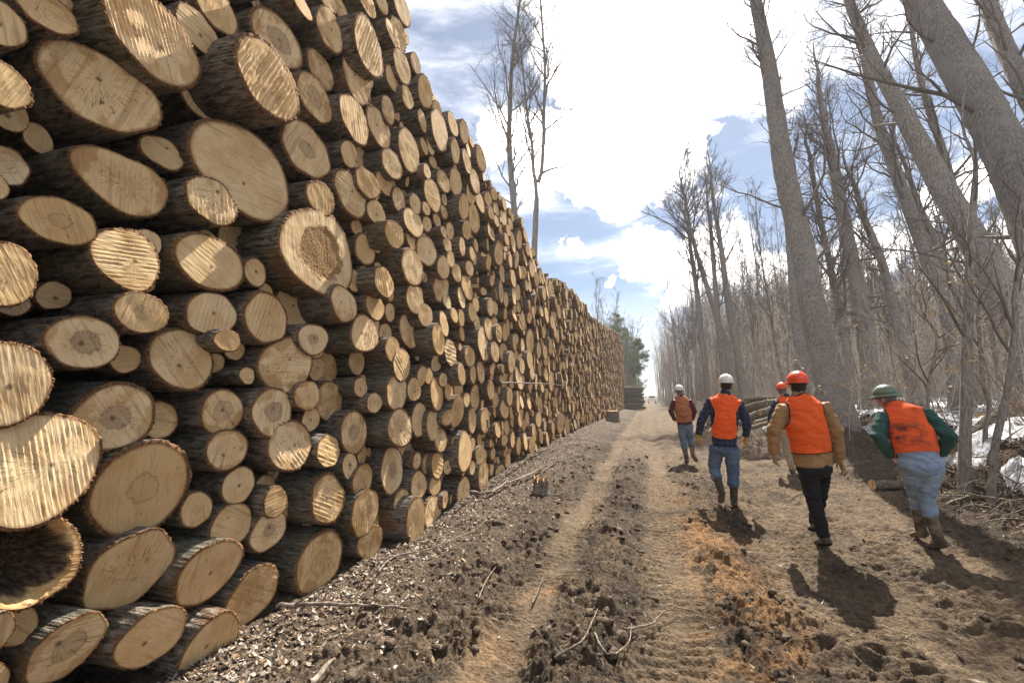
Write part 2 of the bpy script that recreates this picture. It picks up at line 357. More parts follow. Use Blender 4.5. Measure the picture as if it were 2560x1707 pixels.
# face boxes measured on the photo, tile by tile: x0 y0 x1 y1 flags (r ridged, s smooth, h dark heart, R rotten, w wet stain, k knots, b set back, f proud, H hollow, d dark dull)
TILES = [((0, 0), 2.7516, """
-130 -70 125 402 s|20 -130 580 245 sw|245 290 1100 915 swk|690 -150 1370 605 r|1190 25 1525 382 r|1250 -200 1690 270 sd|1215 540 1585 845 sb|510 1015 1155 1480 r|1300 840 2000 1490 sd|1280 1215 1630 1545 r|-110 1170 42 1400 r"""),
((0, 570), 2.7516, """
140 -220 660 118 sh|-180 75 232 567 s|635 -5 1098 425 r|1195 38 1682 428 sk|1512 -80 1675 205 sbh|785 445 1158 718 sh|1290 437 1618 742 r|1472 700 1655 848 s|300 612 832 958 sh|1018 697 1470 1105 r|-310 790 357 1350 s|1640 965 1760 1065 r|470 1078 1072 1530 sh|1378 1118 1675 1412 swh|-265 1298 705 2015 r"""),
((0, 1137), 2.7516, """
590 -80 1312 560 she20|-165 420 560 1060 H|570 520 1192 1070 se30|1185 580 1672 1045 se30|1450 335 1730 640 r|1420 -179 1700 110 s|1520 85 1755 335 s|180 1095 722 1568 she30|800 1030 1275 1487 se30|1205 1080 1655 1600 ske35|-210 1090 110 1400 se25|670 1390 1040 1740 sb|-200 1430 60 1750 s|430 1640 760 1950 s"""),
((560, 0), 2.7516, """
185 38 538 490 swh|470 -60 610 142 r|620 -120 792 92 s|635 38 818 370 sw|895 98 1090 540 rf|905 -160 1042 125 r|1030 -60 1093 145 sb|1165 -60 1287 190 s|1113 130 1213 340 r|1220 183 1274 308 sb|75 245 520 828 rf|568 333 760 630 s|1165 335 1285 578 s|820 365 1003 718 rw|1110 443 1220 645 s|1280 357 1358 515 r|1335 505 1432 757 r|1225 585 1300 760 s|1270 550 1350 760 rb|478 482 762 850 rwh|1085 658 1175 855 s|1425 640 1472 755 b|790 645 1000 990 r|978 730 1150 1018 r|1335 750 1393 908 r|1424 752 1540 1040 s|1540 770 1610 940 s|1625 815 1680 1000 r|380 815 740 1230 sh|1198 890 1345 1185 s|805 968 915 1150 s|885 995 1032 1190 sb|1393 932 1450 1072 r|1562 952 1620 1130 s|1085 1018 1225 1240 s|1425 1018 1498 1190 b|1640 1028 1703 1197 r|1575 1110 1602 1200 r|1735 995 1800 1190 s|1375 1118 1420 1240 sf|905 1155 1070 1370 s|1043 1172 1168 1345 h|748 1170 995 1485 r|565 1240 760 1485 s|1235 1185 1335 1340 b|1175 1210 1290 1395 b|1465 1165 1552 1330 w|1552 1160 1635 1345 s|1693 1162 1760 1340 s|1145 1295 1263 1455 s|1375 1232 1492 1455 s|1668 1248 1732 1408 s|1272 1337 1358 1470 s|1365 1390 1418 1485 s|980 1378 1113 1548 s|1618 1330 1683 1515 sf|1680 1408 1762 1600 r"""),
((560, 480), 2.7516, """
345 130 918 680 R|1235 105 1370 310 s|838 140 990 300 sb|870 188 958 300 r|1105 195 1238 388 rf|885 300 1052 490 s|1250 250 1332 400 r|1365 165 1428 275 s|1430 145 1498 245 r|1505 165 1578 325 b|1490 232 1532 315 r|1640 195 1700 330 s|1505 307 1568 415 s|1618 313 1660 440 s|1690 375 1725 475 s|1320 305 1465 505 s|1375 280 1473 430 b|1212 400 1375 635 w|1530 412 1592 512 s|1595 443 1642 540 b|1660 475 1720 575 s|1465 442 1552 600 s|1560 500 1640 608 r|1030 520 1172 718 rf|843 535 943 685 h|1335 530 1428 685 b|1438 572 1548 755 s|1635 572 1712 745 r|1700 598 1762 735 b|1258 637 1370 842 s|1085 630 1210 852 b|1505 590 1570 705 b|975 697 1103 880 h|730 648 918 893 rf|1505 700 1562 800 r|1610 655 1660 800 r|1712 720 1755 825 r|350 642 605 945 b|130 700 442 1035 r|1335 768 1435 925 s|1485 822 1545 990 s|1562 795 1608 900 r|1612 810 1655 925 s|1680 770 1738 890 s|1720 835 1762 975 r|1208 838 1325 1075 r|870 845 1058 1105 r|510 905 715 1120 h|1433 907 1518 1118 rf|1545 905 1608 1050 b|1672 893 1735 1065 r|1308 963 1422 1193 r|1110 1000 1210 1165 h|1166 1078 1280 1300 rf|1517 1010 1597 1195 r|1655 1058 1728 1205 r|1425 1113 1497 1240 s|230 1008 615 1370 sk|620 1100 780 1330 b|580 1125 692 1295 b|1330 1195 1392 1335 s|1612 1160 1658 1345 rf|1690 1190 1737 1310 r|885 1287 995 1400 k|1477 1245 1537 1340 s|1108 1262 1270 1490 r|1258 1280 1357 1435 r|1420 1282 1508 1500 r|1515 1315 1578 1430 r|485 1302 658 1500 s|630 1303 815 1568 b|985 1380 1085 1520 r|190 1345 470 1680 rh|1560 1400 1648 1620 r|1695 1325 1757 1500 r"""),
((560, 950), 2.7516, """
1393 98 1478 232 rh|1130 195 1290 465 rf|1288 162 1405 380 r|1385 222 1493 395 r|1500 203 1578 315 s|530 195 662 347 r|800 210 985 510 rh|300 278 600 628 rw|635 385 800 592 r|815 503 915 680 r|1230 362 1378 580 b|1445 330 1535 490 r|1568 385 1602 472 s|1610 362 1705 625 f|1682 190 1735 365 r|1070 477 1238 765 rh|1360 515 1428 635 r|1422 502 1513 672 r|1485 560 1572 760 b|1630 560 1665 655 s|1690 555 1728 655 s|1280 635 1398 812 h|1412 660 1492 790 s|1605 668 1688 860 s|598 645 823 993 rw|880 583 1025 790 k|273 730 432 945 s|880 745 1060 1075 h|1168 750 1277 920 s|1260 795 1380 1135 fr|1380 800 1495 1035 r|1495 780 1550 870 r|1550 775 1605 870 s|175 905 430 1172 h|530 935 625 1010 b|918 1000 1090 1230 w|485 1045 820 1475 h|10 1275 372 1690 h|1240 585 1275 740 b"""),
((1080, 480), 2.7516, """
340 150 378 320 b|300 0 362 140 s|360 0 410 95 s|405 -30 450 60 s|385 100 428 190 s|428 95 465 165 s|462 125 520 228 r|425 160 463 240 s|380 205 435 335 r|460 220 500 318 s|500 230 552 300 s|480 40 517 125 r|520 112 555 162 s|600 170 640 245 s|582 262 620 395 s|630 250 660 352 r|495 290 535 365 s|540 270 577 425 r|470 300 522 405 s|430 345 488 508 s|625 390 655 510 r|645 355 672 440 s|683 385 712 445 s|370 438 408 535 s|335 655 372 712 s|455 510 515 615 s|540 538 580 655 s|400 570 428 650 s|435 628 460 770 r|460 605 492 768 r|490 690 528 790 s|575 630 607 755 s|548 650 582 770 r|610 510 650 600 s|570 420 590 540 s|665 490 712 580 r|700 555 740 645 s|655 580 685 690 s|640 605 662 680 s|720 632 750 755 r|755 655 788 742 s|780 645 815 740 s|690 665 715 745 s|378 730 428 850 s|412 745 455 850 s|495 785 515 890 s|555 750 582 835 r|580 755 612 830 s|655 758 690 810 r|700 775 720 840 s|655 820 687 905 s|360 862 420 1020 r|440 910 482 1035 r|485 898 520 1035 s|405 1028 463 1170 r|465 1035 528 1190 r|520 1105 575 1235 r|563 1088 600 1195 s|635 970 712 1092 s|295 965 412 1125 r|555 980 580 1095 s|480 1230 525 1370 s|600 1150 640 1250 s|650 1100 695 1210 s|720 1035 750 1140 s|575 1210 625 1360 r|525 1260 580 1340 s|672 1205 705 1285 s|770 1210 800 1300 s|380 1300 430 1430 s|310 1155 362 1318 r|415 1375 460 1480 s|470 1425 530 1558 s|515 1345 555 1470 s"""),
((1080, 1000), 2.217, """
265 55 325 175 r|240 255 297 355 s|258 335 312 505 r|225 45 265 185 r|343 135 388 195 r|350 355 405 465 s|325 265 352 330 s|355 265 380 325 s|405 290 435 390 s|465 322 505 395 s|555 130 580 230 s|690 80 733 175 s|733 95 765 190 s|475 65 505 140 s|385 190 420 255 s|430 190 465 250 r""")]
TOPLINE = [(930, -60), (941, 5), (936, 75), (966, 130), (1004, 215), (1045, 258), (1074, 295), (1117, 335), (1130, 400), (1168, 455), (1203, 500), (1210, 530), (1228, 570), (1252, 625), (1290, 640), (1318, 665), (1345, 700), (1360, 725), (1388, 745), (1425, 768), (1433, 812)]
_tp = [at_x(px, py, PX) for px, py in TOPLINE]
def pile_top(y): return float(np.interp(y, [p[1] for p in _tp], [p[2] for p in _tp]))
PILE_END = float(_tp[-1][1])
lr = random.Random(11)
logs = []                                                # dict(X, y, z, ry, rz, flags, px)
def tilt(fl, kz):
    ty, tz = lr.gauss(.0, .065), lr.gauss(.02, .06)
    if 'r' in fl: ty += .035; tz += .05
    if 's' in fl: ty -= .06; tz -= .02
    ty = min(max(ty, -.2), .13); tz = min(max(tz, -.18), .18)
    return ty, (-kz if kz else tz)
def fit(bb, X, ty=0.0, tz=0.0):
    x0, y0, x1, y1 = bb; cx, cy, w_, h_ = (x0 + x1)/2, (y0 + y1)/2, x1 - x0, y1 - y0
    P = at_x(cx/DS, cy/DS, X); ry = rz = .2
    a = np.linspace(0, 2*PI, 40)
    for _ in range(10):
        q = proj(np.stack([X - ty*ry*np.cos(a) - tz*rz*np.sin(a), P[1] + ry*np.cos(a), P[2] + rz*np.sin(a)], -1))
        lo = q.min(0); hi = q.max(0)
        ry *= ((w_/(hi[0] - lo[0]))**.8); rz *= ((h_/(hi[1] - lo[1]))**.8)
        c = (lo + hi)/2; t = proj(P)
        P = at_x((t[0] + cx - c[0])/DS, (t[1] + cy - c[1])/DS, X)
    g = math.sqrt(ry*rz); q = ry/rz; q = min(max(q, .78), 1.28); q = math.sqrt(q)
    return P[1], P[2], g*q, g/q
for (ox, oy), s_, txt in TILES:
    for it in txt.replace('\n', '|').split('|'):
        t = it.split()
        if len(t) < 4: continue
        bb = [float(v)/s_ for v in t[:4]]; bb = [bb[0] + ox, bb[1] + oy, bb[2] + ox, bb[3] + oy]
        fl = t[4] if len(t) > 4 else ''
        X = PX + lr.uniform(-.07, .09) + (.14 if 'f' in fl else 0) - (.3 if 'b' in fl else 0)
        kz = (int(re.search(r'e(-?\d+)', fl).group(1))/100 if 'e' in fl else 0.0)
        ty, tz = tilt(fl, kz)
        y, z, ry, rz = fit(bb, X, ty, tz)
        ry *= 1.05; rz *= 1.05
        dup = any(math.hypot(l['y'] - y, l['z'] - z) < .6*min(l['rz'], rz) for l in logs)
        if dup: continue
        logs.append(dict(X=X, y=y, z=z, ry=ry, rz=rz, fl=fl, ty=ty, tz=tz, meas=True, px=(bb[3] - bb[1])*.4, c=((bb[0] + bb[2])/2, (bb[1] + bb[3])/2)))
n_meas = len(logs)
# the rest of the pile: pack circles into what is left of the face
cell = .25; gridd = {}
def put(l):
    m = max(l['ry'], l['rz'])
    for i in range(int((l['y'] - m)//cell), int((l['y'] + m)//cell) + 1):
        for j in range(int((l['z'] - m)//cell), int((l['z'] + m)//cell) + 1): gridd.setdefault((i, j), []).append(l)
def free(y, z, r, tol):
    seen = set()
    for i in range(int((y - r)//cell), int((y + r)//cell) + 1):
        for j in range(int((z - r)//cell), int((z + r)//cell) + 1):
            for l in gridd.get((i, j), ()):
                dy, dz = (y - l['y'])/(l['ry']), (z - l['z'])/(l['rz']); d = math.hypot(dy, dz)
                gm = math.sqrt(l['ry']*l['rz'])
                if (d - 1)*gm < r*(1 - tol): return False
    return True
for l in logs: put(l)
YEND = PILE_END
_gy = np.linspace(-4, 80, 400); _gz = ground_base(np.full(400, PX), _gy)
def gline(y): return float(np.interp(y, _gy, _gz))
def pack(ylo, yhi, rmin, rmax, tries, tol, back, k=1.0):
    for _ in range(tries):
        y = lr.uniform(ylo, yhi); r = rmin + (rmax - rmin)*lr.random()**1.6
        zt = pile_top(y); z0 = gline(y) - .06
        if zt - z0 < 2*r: continue
        z = lr.uniform(z0 + r, zt - r*.8)
        if not free(y, z, r, tol): continue
        e = 1 + lr.uniform(-.1, .1)
        X = PX + lr.uniform(-.12, .1) - back*lr.uniform(.5, 1.3)
        l = dict(X=X, y=y, z=z, ry=r*e, rz=r/e, fl='r' if lr.random() < .3 else '', meas=False, ty=lr.gauss(-.005, .08), tz=lr.gauss(.03, .08), c=proj((X, y, z)))
        logs.append(l); put(l)
pack(-3, 1.2, .2, .38, 500, .05, 0); pack(-3, 1.2, .1, .2, 700, .08, 0)
pack(9, YEND, .19, .27, 3500, .03, 0); pack(9, YEND, .13, .19, 16000, .05, 0); pack(8, YEND, .08, .13, 26000, .14, .08); pack(8, YEND, .045, .08, 26000, .18, .12)
pack(1.0, 9.5, .11, .22, 4000, .22, .12); pack(1.0, 9.5, .075, .12, 9000, .25, .26); pack(4.0, 9.5, .05, .075, 5000, .2, .3)
for l in logs:
    d = (np.array([l['X'], l['y'], l['z']]) - C) @ F
    q = l['c']; l['in'] = d > .3 and -120 < q[0] < W + 50 and -120 < q[1] < H + 120
    l['area'] = (l['ry']*l['rz'])*abs(l['X'])/max(d, .3)**3 if l['in'] else 0
    l['d'] = d
order = sorted([l for l in logs if l['in']], key=lambda l: -l['area']*(1.0 if l['meas'] else .55))
for l in order[:298]: l['own'] = True
print('LOGS measured', n_meas, 'total', len(logs), 'packed', len(logs) - n_meas)

def face_disc(N):
    """square grid mapped to the unit disc; boundary ring in order"""
    t = np.linspace(-1, 1, N + 1); A, B = np.meshgrid(t, t, indexing='ij')
    u = A*np.sqrt(1 - B*B/2); v = B*np.sqrt(1 - A*A/2)
    i = np.arange((N + 1)**2).reshape(N + 1, N + 1)
    Q = np.stack([i[:-1, :-1], i[1:, :-1], i[1:, 1:], i[:-1, 1:]], -1).reshape(-1, 4)
    ring = np.concatenate([i[:-1, 0], i[-1, :-1], i[:0:-1, -1], i[0, :0:-1]])
    return np.stack([u.ravel(), v.ravel()], -1), Q, ring
def log_geo(l, N):
    """returns (face V,Q,uv,col), (bark V,Q,col); local frame at the face centre, axis along -x; y,z in the face plane"""
    seed = lr.randrange(10**6); g = np.random.default_rng(seed)
    uv, Q, ring = face_disc(N)
    th = np.arctan2(uv[:, 1], uv[:, 0])
    a = g.normal(0, 1, 6)*np.array([.03, .03, .02, .02, .012, .012])
    def shape(t): return 1 + a[0]*np.cos(2*t) + a[1]*np.sin(2*t) + a[2]*np.cos(3*t) + a[3]*np.sin(3*t) + a[4]*np.cos(5*t) + a[5]*np.sin(7*t)
    gm = math.sqrt(l['ry']*l['rz']); bt = min(.1*gm, .03)/gm*g.uniform(.45, 1.0)   # bark thickness, relative
    s = shape(th)
    y = uv[:, 0]*s*l['ry']*(1 - bt); z = uv[:, 1]*s*l['rz']*(1 - bt)
    ty, tz = l['ty'], l['tz']
    def cut(y, z): return -ty*y - tz*z
    x = cut(y, z)
    ang = g.uniform(-.6, .6) + (0.15 if g.random() < .7 else 1.2)      # saw direction
    sc = y*math.cos(ang) + z*math.sin(ang) + .003*np.sin((y*math.sin(ang) - z*math.cos(ang))*9)
    al = y*math.sin(ang) - z*math.cos(ang)
    if N >= 14:
        amp = (g.uniform(.0045, .0085) if 'r' in l['fl'] else g.uniform(.0004, .0013))*min(1, gm/.2)
        per = max(g.uniform(.013, .03), 2*gm*4.2/max(l.get('pxr', 8), 8)); amp *= min(1.6, per/.02); ph = sc/per + .16*fbm(sc*9, al*2, seed % 997, 2)
        saw = (ph - np.floor(ph)); k = np.floor(ph)
        ak = .35 + .9*(_hash(k, k*0, seed % 1013))
        prof = np.where(saw < .8, saw/.8, (1 - saw)/.2) if g.random() < .5 else np.exp(-((saw - .5)/.13)**2)*1.3
        msk = sst(fbm(y*3.0/max(gm, .1)*.5 + 3, z*1.5/max(gm, .1), seed % 811, 2), -.35, .1)
        inside = 1 - np.hypot(uv[:, 0], uv[:, 1])**12
        x = x + amp*ak*(prof - .5)*msk*inside*(1 + .9*fbm(sc*70, al*16, seed % 501, 2)) + .0012*fbm(sc*60, al*12, 5, 2)
        x = x + .004*fbm(y*8, z*8, seed % 733, 2)
    if 'H' in l['fl']:
        rho = np.hypot(uv[:, 0] + .22, uv[:, 1]*.95 - .02) + .30*fbm(y*3.5, z*3.5, 9, 4)
        x = x - .22*(1 - sst(rho, .5, .95)) + .07*fbm(y*9, z*9, 4, 4)*(rho < .9)
    if 'R' in l['fl']:
        rho = np.hypot(uv[:, 0]*1.1, uv[:, 1]) + .06*fbm(y*7, z*7, 9, 3)
        x = x - .008*(1 - sst(rho, .55, .68)) + .003*fbm(y*45, z*45, 4, 3)*(rho < .62)
    fV = np.stack([x, y, z], -1)
    rnd = g.random(4)
    flag = .5
    nf = len(fV)
    fa = np.stack([np.full(nf, rnd[0]), np.full(nf, 1.0 if ('R' in l['fl'] or 'H' in l['fl']) else (.75 if 'h' in l['fl'] else (.1 if 's' in l['fl'] else rnd[1]*.66))), np.full(nf, 1.0 if 'H' in l['fl'] else .95 if 'w' in l['fl'] else rnd[2]*.85), np.ones(nf)], -1)
    ca, sa = math.cos(ang), math.sin(ang)
    px_, py_ = g.normal(0, .13*gm, 2)
    fuv = np.stack([(sc - px_), (al - py_), np.hypot(uv[:, 0], uv[:, 1]) + np.zeros(nf)], -1)
    # bark: inner ring on the face edge -> ragged outer rim -> body
    n = len(ring); rt = th[ring]; s0 = s[ring]
    fy, fz = y[ring], z[ring]
    if N >= 8:
        rag = (fbm(rt*6/1.0 + 10, rt*0 + seed % 50, seed % 97, 3)); rag2 = fbm(rt*22, rt*0 + seed % 50, seed % 89, 2)
    else: rag = g.normal(0, .3, n); rag2 = g.normal(0, .3, n)
    raw = np.where('r' in l['fl'], 1.3, .8)
    rows = []
    L = 2.5 + g.uniform(-.2, .3)
    xs = [0.0, None, -.012, -.05, -.12, -.25, -.5, -.9, -1.5, -L] if N >= 14 else [0.0, None, -.1, -.5, -L]
    dy_, dz_ = g.normal(0, .02), g.normal(0, .012)
    ks = 2*PI*gm
    for q, xx in enumerate(xs):
        if q == 0: rows.append(np.stack([x[ring] - .001, fy, fz], -1)); continue
        fur = 0 if N < 8 else (.012 + .06*gm)*.5*fbm(rt*gm*38 + 3, np.full(n, (xx or 0)*2.2 + seed % 31), seed % 61, 3)/gm
        rr = 1 + fur + (.3*bt*rag2 if q < 4 else 0)
        yy = np.cos(rt)*s0*l['ry']*rr; zz = np.sin(rt)*s0*l['rz']*rr
        if q == 1: X_ = cut(yy, zz) + .016*float(raw)*rag + .012*np.maximum(rag2, 0)*float(raw) - .004
        else: X_ = cut(yy, zz)*math.exp(xx*3) + xx
        k = -(xx or 0)
        rows.append(np.stack([X_ + 0*yy, yy*(1 + .03*k*(g.random() - .5)) + dy_*k, zz + dz_*k], -1))
    if 'H' in l['fl']:
        rows[1][:, 0] += .012*rag2
        rows[1][:, 1:] *= (1 + .05*np.maximum(rag, 0))[:, None]
    bV = np.concatenate(rows); i = np.arange(len(rows)*n).reshape(len(rows), n); j = np.roll(i, -1, 1)
    bQ = np.stack([i[:-1], i[1:], j[1:], j[:-1]], -1).reshape(-1, 4)
    depth = np.repeat(np.array([0, 1.0] + [0]*(len(rows) - 2)), n)
    depth[:n] = 1.0
    ba = np.stack([np.full(len(bV), rnd[0]), np.full(len(bV), rnd[3]), depth, np.ones(len(bV))], -1)
    return (fV, Q, fuv, fa), (bV, bQ, ba)

# wood: end grain with saw lines, heart stain, wet patches, pith
m_ = NT('cut_wood')
A_ = m_.n('ShaderNodeAttribute', attribute_name='face'); uvw = A_.outputs['Vector']
cs = m_.n('ShaderNodeSeparateColor'); m_.set(cs.inputs[0], m_.attr('rnd', 'Color')); r0, r1, r2 = cs.outputs
sp = m_.n('ShaderNodeSeparateXYZ'); m_.set(sp.inputs[0], uvw); su, sv, rho = sp.outputs
offs = m_.n('ShaderNodeCombineXYZ'); m_.set(offs.inputs[0], m_.math('MULTIPLY', r0, 37.0)); m_.set(offs.inputs[1], m_.math('MULTIPLY', r0, 53.0)); m_.set(offs.inputs[2], m_.math('MULTIPLY', r1, 19.0))
flat = m_.n('ShaderNodeCombineXYZ'); m_.set(flat.inputs[0], su); m_.set(flat.inputs[1], sv)
p2 = m_.vmath('ADD', flat.outputs[0], offs.outputs[0])
nl = m_.noise(p2, 5, 5, .6); nm = m_.noise(p2, 14, 6, .65); nf_ = m_.noise(p2, 60, 4, .6)
lines = m_.noise(m_.mapping(p2, (120, 7, 1)), 1.0, 4, .65)
lines2 = m_.noise(m_.mapping(p2, (34, 1.6, 1)), 1.0, 3, .6)
dist = m_.math('ADD', m_.vmath('LENGTH', flat.outputs[0]), m_.math('MULTIPLY', m_.math('SUBTRACT', nm, .5), .012))
rings = m_.math('SINE', m_.math('MULTIPLY', dist, 900.0))
base = m_.mix(r0, (.70, .475, .235), (.84, .635, .375))
base = m_.mix(m_.ramp(nl, .35, .7), base, m_.mix(r0, (.58, .36, .155), (.70, .46, .235)))
base = m_.mix(m_.ramp(lines, .50, .72, 0, .5), base, (.30, .18, .085))
base = m_.mix(m_.ramp(lines2, .55, .70, 0, .55), base, (.34, .20, .09))
base = m_.mix(m_.ramp(rings, .2, 1.0, 0, .10), base, (.30, .19, .10))
hr = m_.math('ADD', m_.math('ADD', rho, m_.math('MULTIPLY', m_.math('SUBTRACT', nm, .5), .35)), m_.math('MULTIPLY', m_.math('SUBTRACT', nl, .5), .5))
hsz = m_.math('ADD', .22, m_.math('MULTIPLY', r2, .22))
heart = m_.math('MULTIPLY', m_.ramp(hr, m_.math('ADD', hsz, .10), m_.math('SUBTRACT', hsz, .04)), m_.ramp(r1, .5, .75, 0, m_.math('ADD', .2, m_.math('MULTIPLY', r0, .4))))
base = m_.mix(heart, base, m_.mix(m_.ramp(nm, .35, .7), m_.mix(r0, (.40, .24, .12), (.33, .23, .15)), (.22, .135, .07)))
edge = m_.math('MULTIPLY', m_.ramp(m_.math('ABSOLUTE', m_.math('SUBTRACT', hr, hsz)), .035, .0), m_.ramp(r1, .4, .7, 0, .5))
base = m_.mix(edge, base, (.24, .14, .07))
# drying cracks running out from the pith
th_ = m_.math('ARCTAN2', sv, su)
cv = m_.n('ShaderNodeCombineXYZ'); m_.set(cv.inputs[0], m_.math('MULTIPLY', th_, 2.2)); m_.set(cv.inputs[1], m_.math('MULTIPLY', r0, 91.0)); m_.set(cv.inputs[2], m_.math('MULTIPLY', rho, .5))
ck = m_.noise(cv.outputs[0], 3.0, 2, .5)
crack = m_.math('MULTIPLY', m_.ramp(m_.math('ABSOLUTE', m_.math('SUBTRACT', ck, .5)), .02, .004), m_.math('MULTIPLY', m_.ramp(hr, .8, .4), m_.ramp(r2, .25, .5, 0, .8)))
base = m_.mix(crack, base, (.13, .08, .045))
rot = m_.math('MULTIPLY', m_.ramp(hr, .66, .6), m_.ramp(r1, .9, .97))
base = m_.mix(rot, base, m_.mix(m_.ramp(nf_, .35, .65), (.22, .115, .045), (.42, .27, .13)))
wetm = m_.math('MULTIPLY', m_.ramp(m_.math('ADD', nl, m_.math('MULTIPLY', m_.math('SUBTRACT', rho, .6), .35)), .56, .6), m_.ramp(r2, .5, .8, 0, .6))
base = m_.mix(wetm, base, m_.mix(1.0, base, (.62, .53, .45), 'MULTIPLY'))
base = m_.mix(m_.math('MULTIPLY', m_.ramp(hr, .86, .74), m_.ramp(r2, .97, .99)), base, m_.mix(m_.ramp(nf_, .4, .65), (.035, .025, .018), (.13, .085, .05)))
spots = m_.ramp(m_.noise(p2, 22, 3, .5), .70, .76, 0, .75)
base = m_.mix(spots, base, (.12, .075, .045))
pith = m_.math('MULTIPLY', m_.ramp(dist, .02, .006, 0, .8), m_.ramp(r0, .35, .5))
base = m_.mix(pith, base, (.10, .062, .04))
base = m_.mix(m_.ramp(m_.math('ADD', rho, m_.math('MULTIPLY', m_.math('SUBTRACT', nm, .5), .1)), .93, 1.0, 0, .7), base, (.27, .14, .06))
hb = m_.math('ADD', m_.math('ADD', m_.math('MULTIPLY', lines, .5), m_.math('MULTIPLY', lines2, .5)), m_.math('MULTIPLY', nf_, .25))
MAT['wood'] = m_.done(base, .9, m_.bump(hb, .7, .008), .08)
m_ = NT('bark')
O_ = m_.obj(); cs = m_.n('ShaderNodeSeparateColor'); m_.set(cs.inputs[0], m_.attr('rnd', 'Color')); r0, r1, rim = cs.outputs
o2 = m_.n('ShaderNodeCombineXYZ'); m_.set(o2.inputs[0], m_.math('MULTIPLY', r0, 31.0)); m_.set(o2.inputs[1], m_.math('MULTIPLY', r1, 47.0))
p3 = m_.vmath('ADD', O_, o2.outputs[0])
fu = m_.noise(m_.mapping(p3, (9, 34, 34)), 1.0, 6, .62, .6); fine = m_.noise(p3, 70, 5, .6); big = m_.noise(p3, 3.2, 4, .6); li = m_.noise(p3, 16, 4, .7)
bc = m_.mix(m_.ramp(fu, .35, .65), (.065, .052, .04), m_.mix(r1, (.26, .205, .155), (.35, .30, .25)))
bc = m_.mix(m_.ramp(big, .55, .66, 0, .75), bc, m_.mix(fu, (.16, .075, .03), (.30, .165, .075)))
bc = m_.mix(m_.ramp(li, .60, .68, 0, .55), bc, (.30, .30, .27))
bc = m_.mix(m_.math('MULTIPLY', m_.ramp(m_.math('ADD', li, r1), 1.05, 1.3), .35), bc, (.09, .10, .045))
bc = m_.mix(m_.ramp(rim, .1, .9), bc, m_.mix(m_.ramp(fine, .3, .7), (.11, .05, .022), (.34, .18, .08)))
MAT['bark'] = m_.done(bc, .88, m_.bump(m_.math('ADD', fu, m_.math('MULTIPLY', fine, .4)), .9, .03), .2)

def emit(lst, name, own):
    """one mesh for many logs"""
    fV, fQ, fu_, fa_, bV, bQ, ba_ = [], [], [], [], [], [], []; fo = bo = 0
    for l in lst:
        N = 8 if l['d'] < 12 else (5 if l['d'] < 25 else 4)
        (v, q, u, a), (b, bq, ba) = log_geo(l, N)
        o = np.array([l['X'], l['y'], l['z']])
        fV.append(v + o); fQ.append(q + fo); fu_.append(u); fa_.append(a); fo += len(v)
        bV.append(b + o); bQ.append(bq + bo); ba_.append(ba); bo += len(b)
    o = mesh_obj(name, np.concatenate(bV), [np.concatenate(bQ)], [MAT['bark']]); attr(o, 'rnd', np.concatenate(ba_), 'FLOAT_COLOR')
    f = mesh_obj('cut_face', np.concatenate(fV), [np.concatenate(fQ)], [MAT['wood']], parent=o)
    attr(f, 'rnd', np.concatenate(fa_), 'FLOAT_COLOR'); attr(f, 'face', np.concatenate(fu_), 'FLOAT_VECTOR')
    return o
own = [l for l in logs if l.get('own')]
for l in own:
    pxr = l['rz']*2*455/l['d']; l['pxr'] = pxr       # height of the face in render pixels
    N = int(np.clip(pxr*1.5, 10, 140)); N -= N % 2
    (v, q, u, a), (b, bq, ba) = log_geo(l, N)
    o = mesh_obj('log', b, [bq], [MAT['bark']], loc=(l['X'], l['y'], l['z'])); attr(o, 'rnd', ba, 'FLOAT_COLOR')
    f = mesh_obj('cut_face', v, [q], [MAT['wood']], parent=o); attr(f, 'rnd', a, 'FLOAT_COLOR'); attr(f, 'face', u, 'FLOAT_VECTOR')
    l['o'] = o; l['pxr'] = pxr
rest = [l for l in logs if not l.get('own') and l['y'] > -3.5]
st_ = emit(rest, 'stacked_logs', False); tag(st_, 'hundreds of smaller round log ends in the far part and gaps of the long pile', 'logs', kind='stuff')
# ------------------------------------------------------------------ trees
m_ = NT('tree_bark'); O_ = m_.pos(); oi = m_.n('ShaderNodeObjectInfo').outputs['Random']
fu = m_.noise(m_.mapping(O_, (34, 34, 7)), 1.0, 8, .7, .3); big = m_.noise(O_, 1.4, 5, .6); fi = m_.noise(O_, 60, 4, .6)
bc = m_.mix(m_.ramp(fu, .36, .64), (.15, .13, .112), m_.mix(oi, (.31, .272, .235), (.40, .355, .31)))
bc = m_.mix(m_.ramp(big, .45, .7, 0, .55), bc, (.33, .30, .265))
bc = m_.mix(m_.ramp(fi, .62, .75, 0, .35), bc, (.33, .32, .29))
MAT['tree'] = m_.done(bc, .9, m_.bump(fu, .8, .03), .15)
m_ = NT('twig_bark'); oi = m_.n('ShaderNodeObjectInfo').outputs['Random']; O_ = m_.pos()
MAT['twig'] = m_.done(m_.mix(m_.noise(O_, 3, 3), m_.mix(oi, (.085, .068, .06), (.13, .105, .09)), (.20, .165, .14)), .85, None, .15)
m_ = NT('wood_grey'); O_ = m_.pos()
MAT['farwood'] = m_.done(m_.mix(m_.ramp(m_.noise(m_.mapping(O_, (1, 1, .06)), 1.7, 3), .38, .62), (.25, .212, .178), (.58, .51, .435)), .9, None, .1)
m_ = NT('dry_leaf'); O_ = m_.pos()
MAT['dryleaf'] = m_.done(m_.mix(m_.noise(O_, 9, 2), (.50, .33, .14), (.66, .48, .26)), .7, None, .2)
tr = np.random.default_rng(23)
def unit(v): v = np.asarray(v, float); return v/(np.linalg.norm(v) + 1e-9)
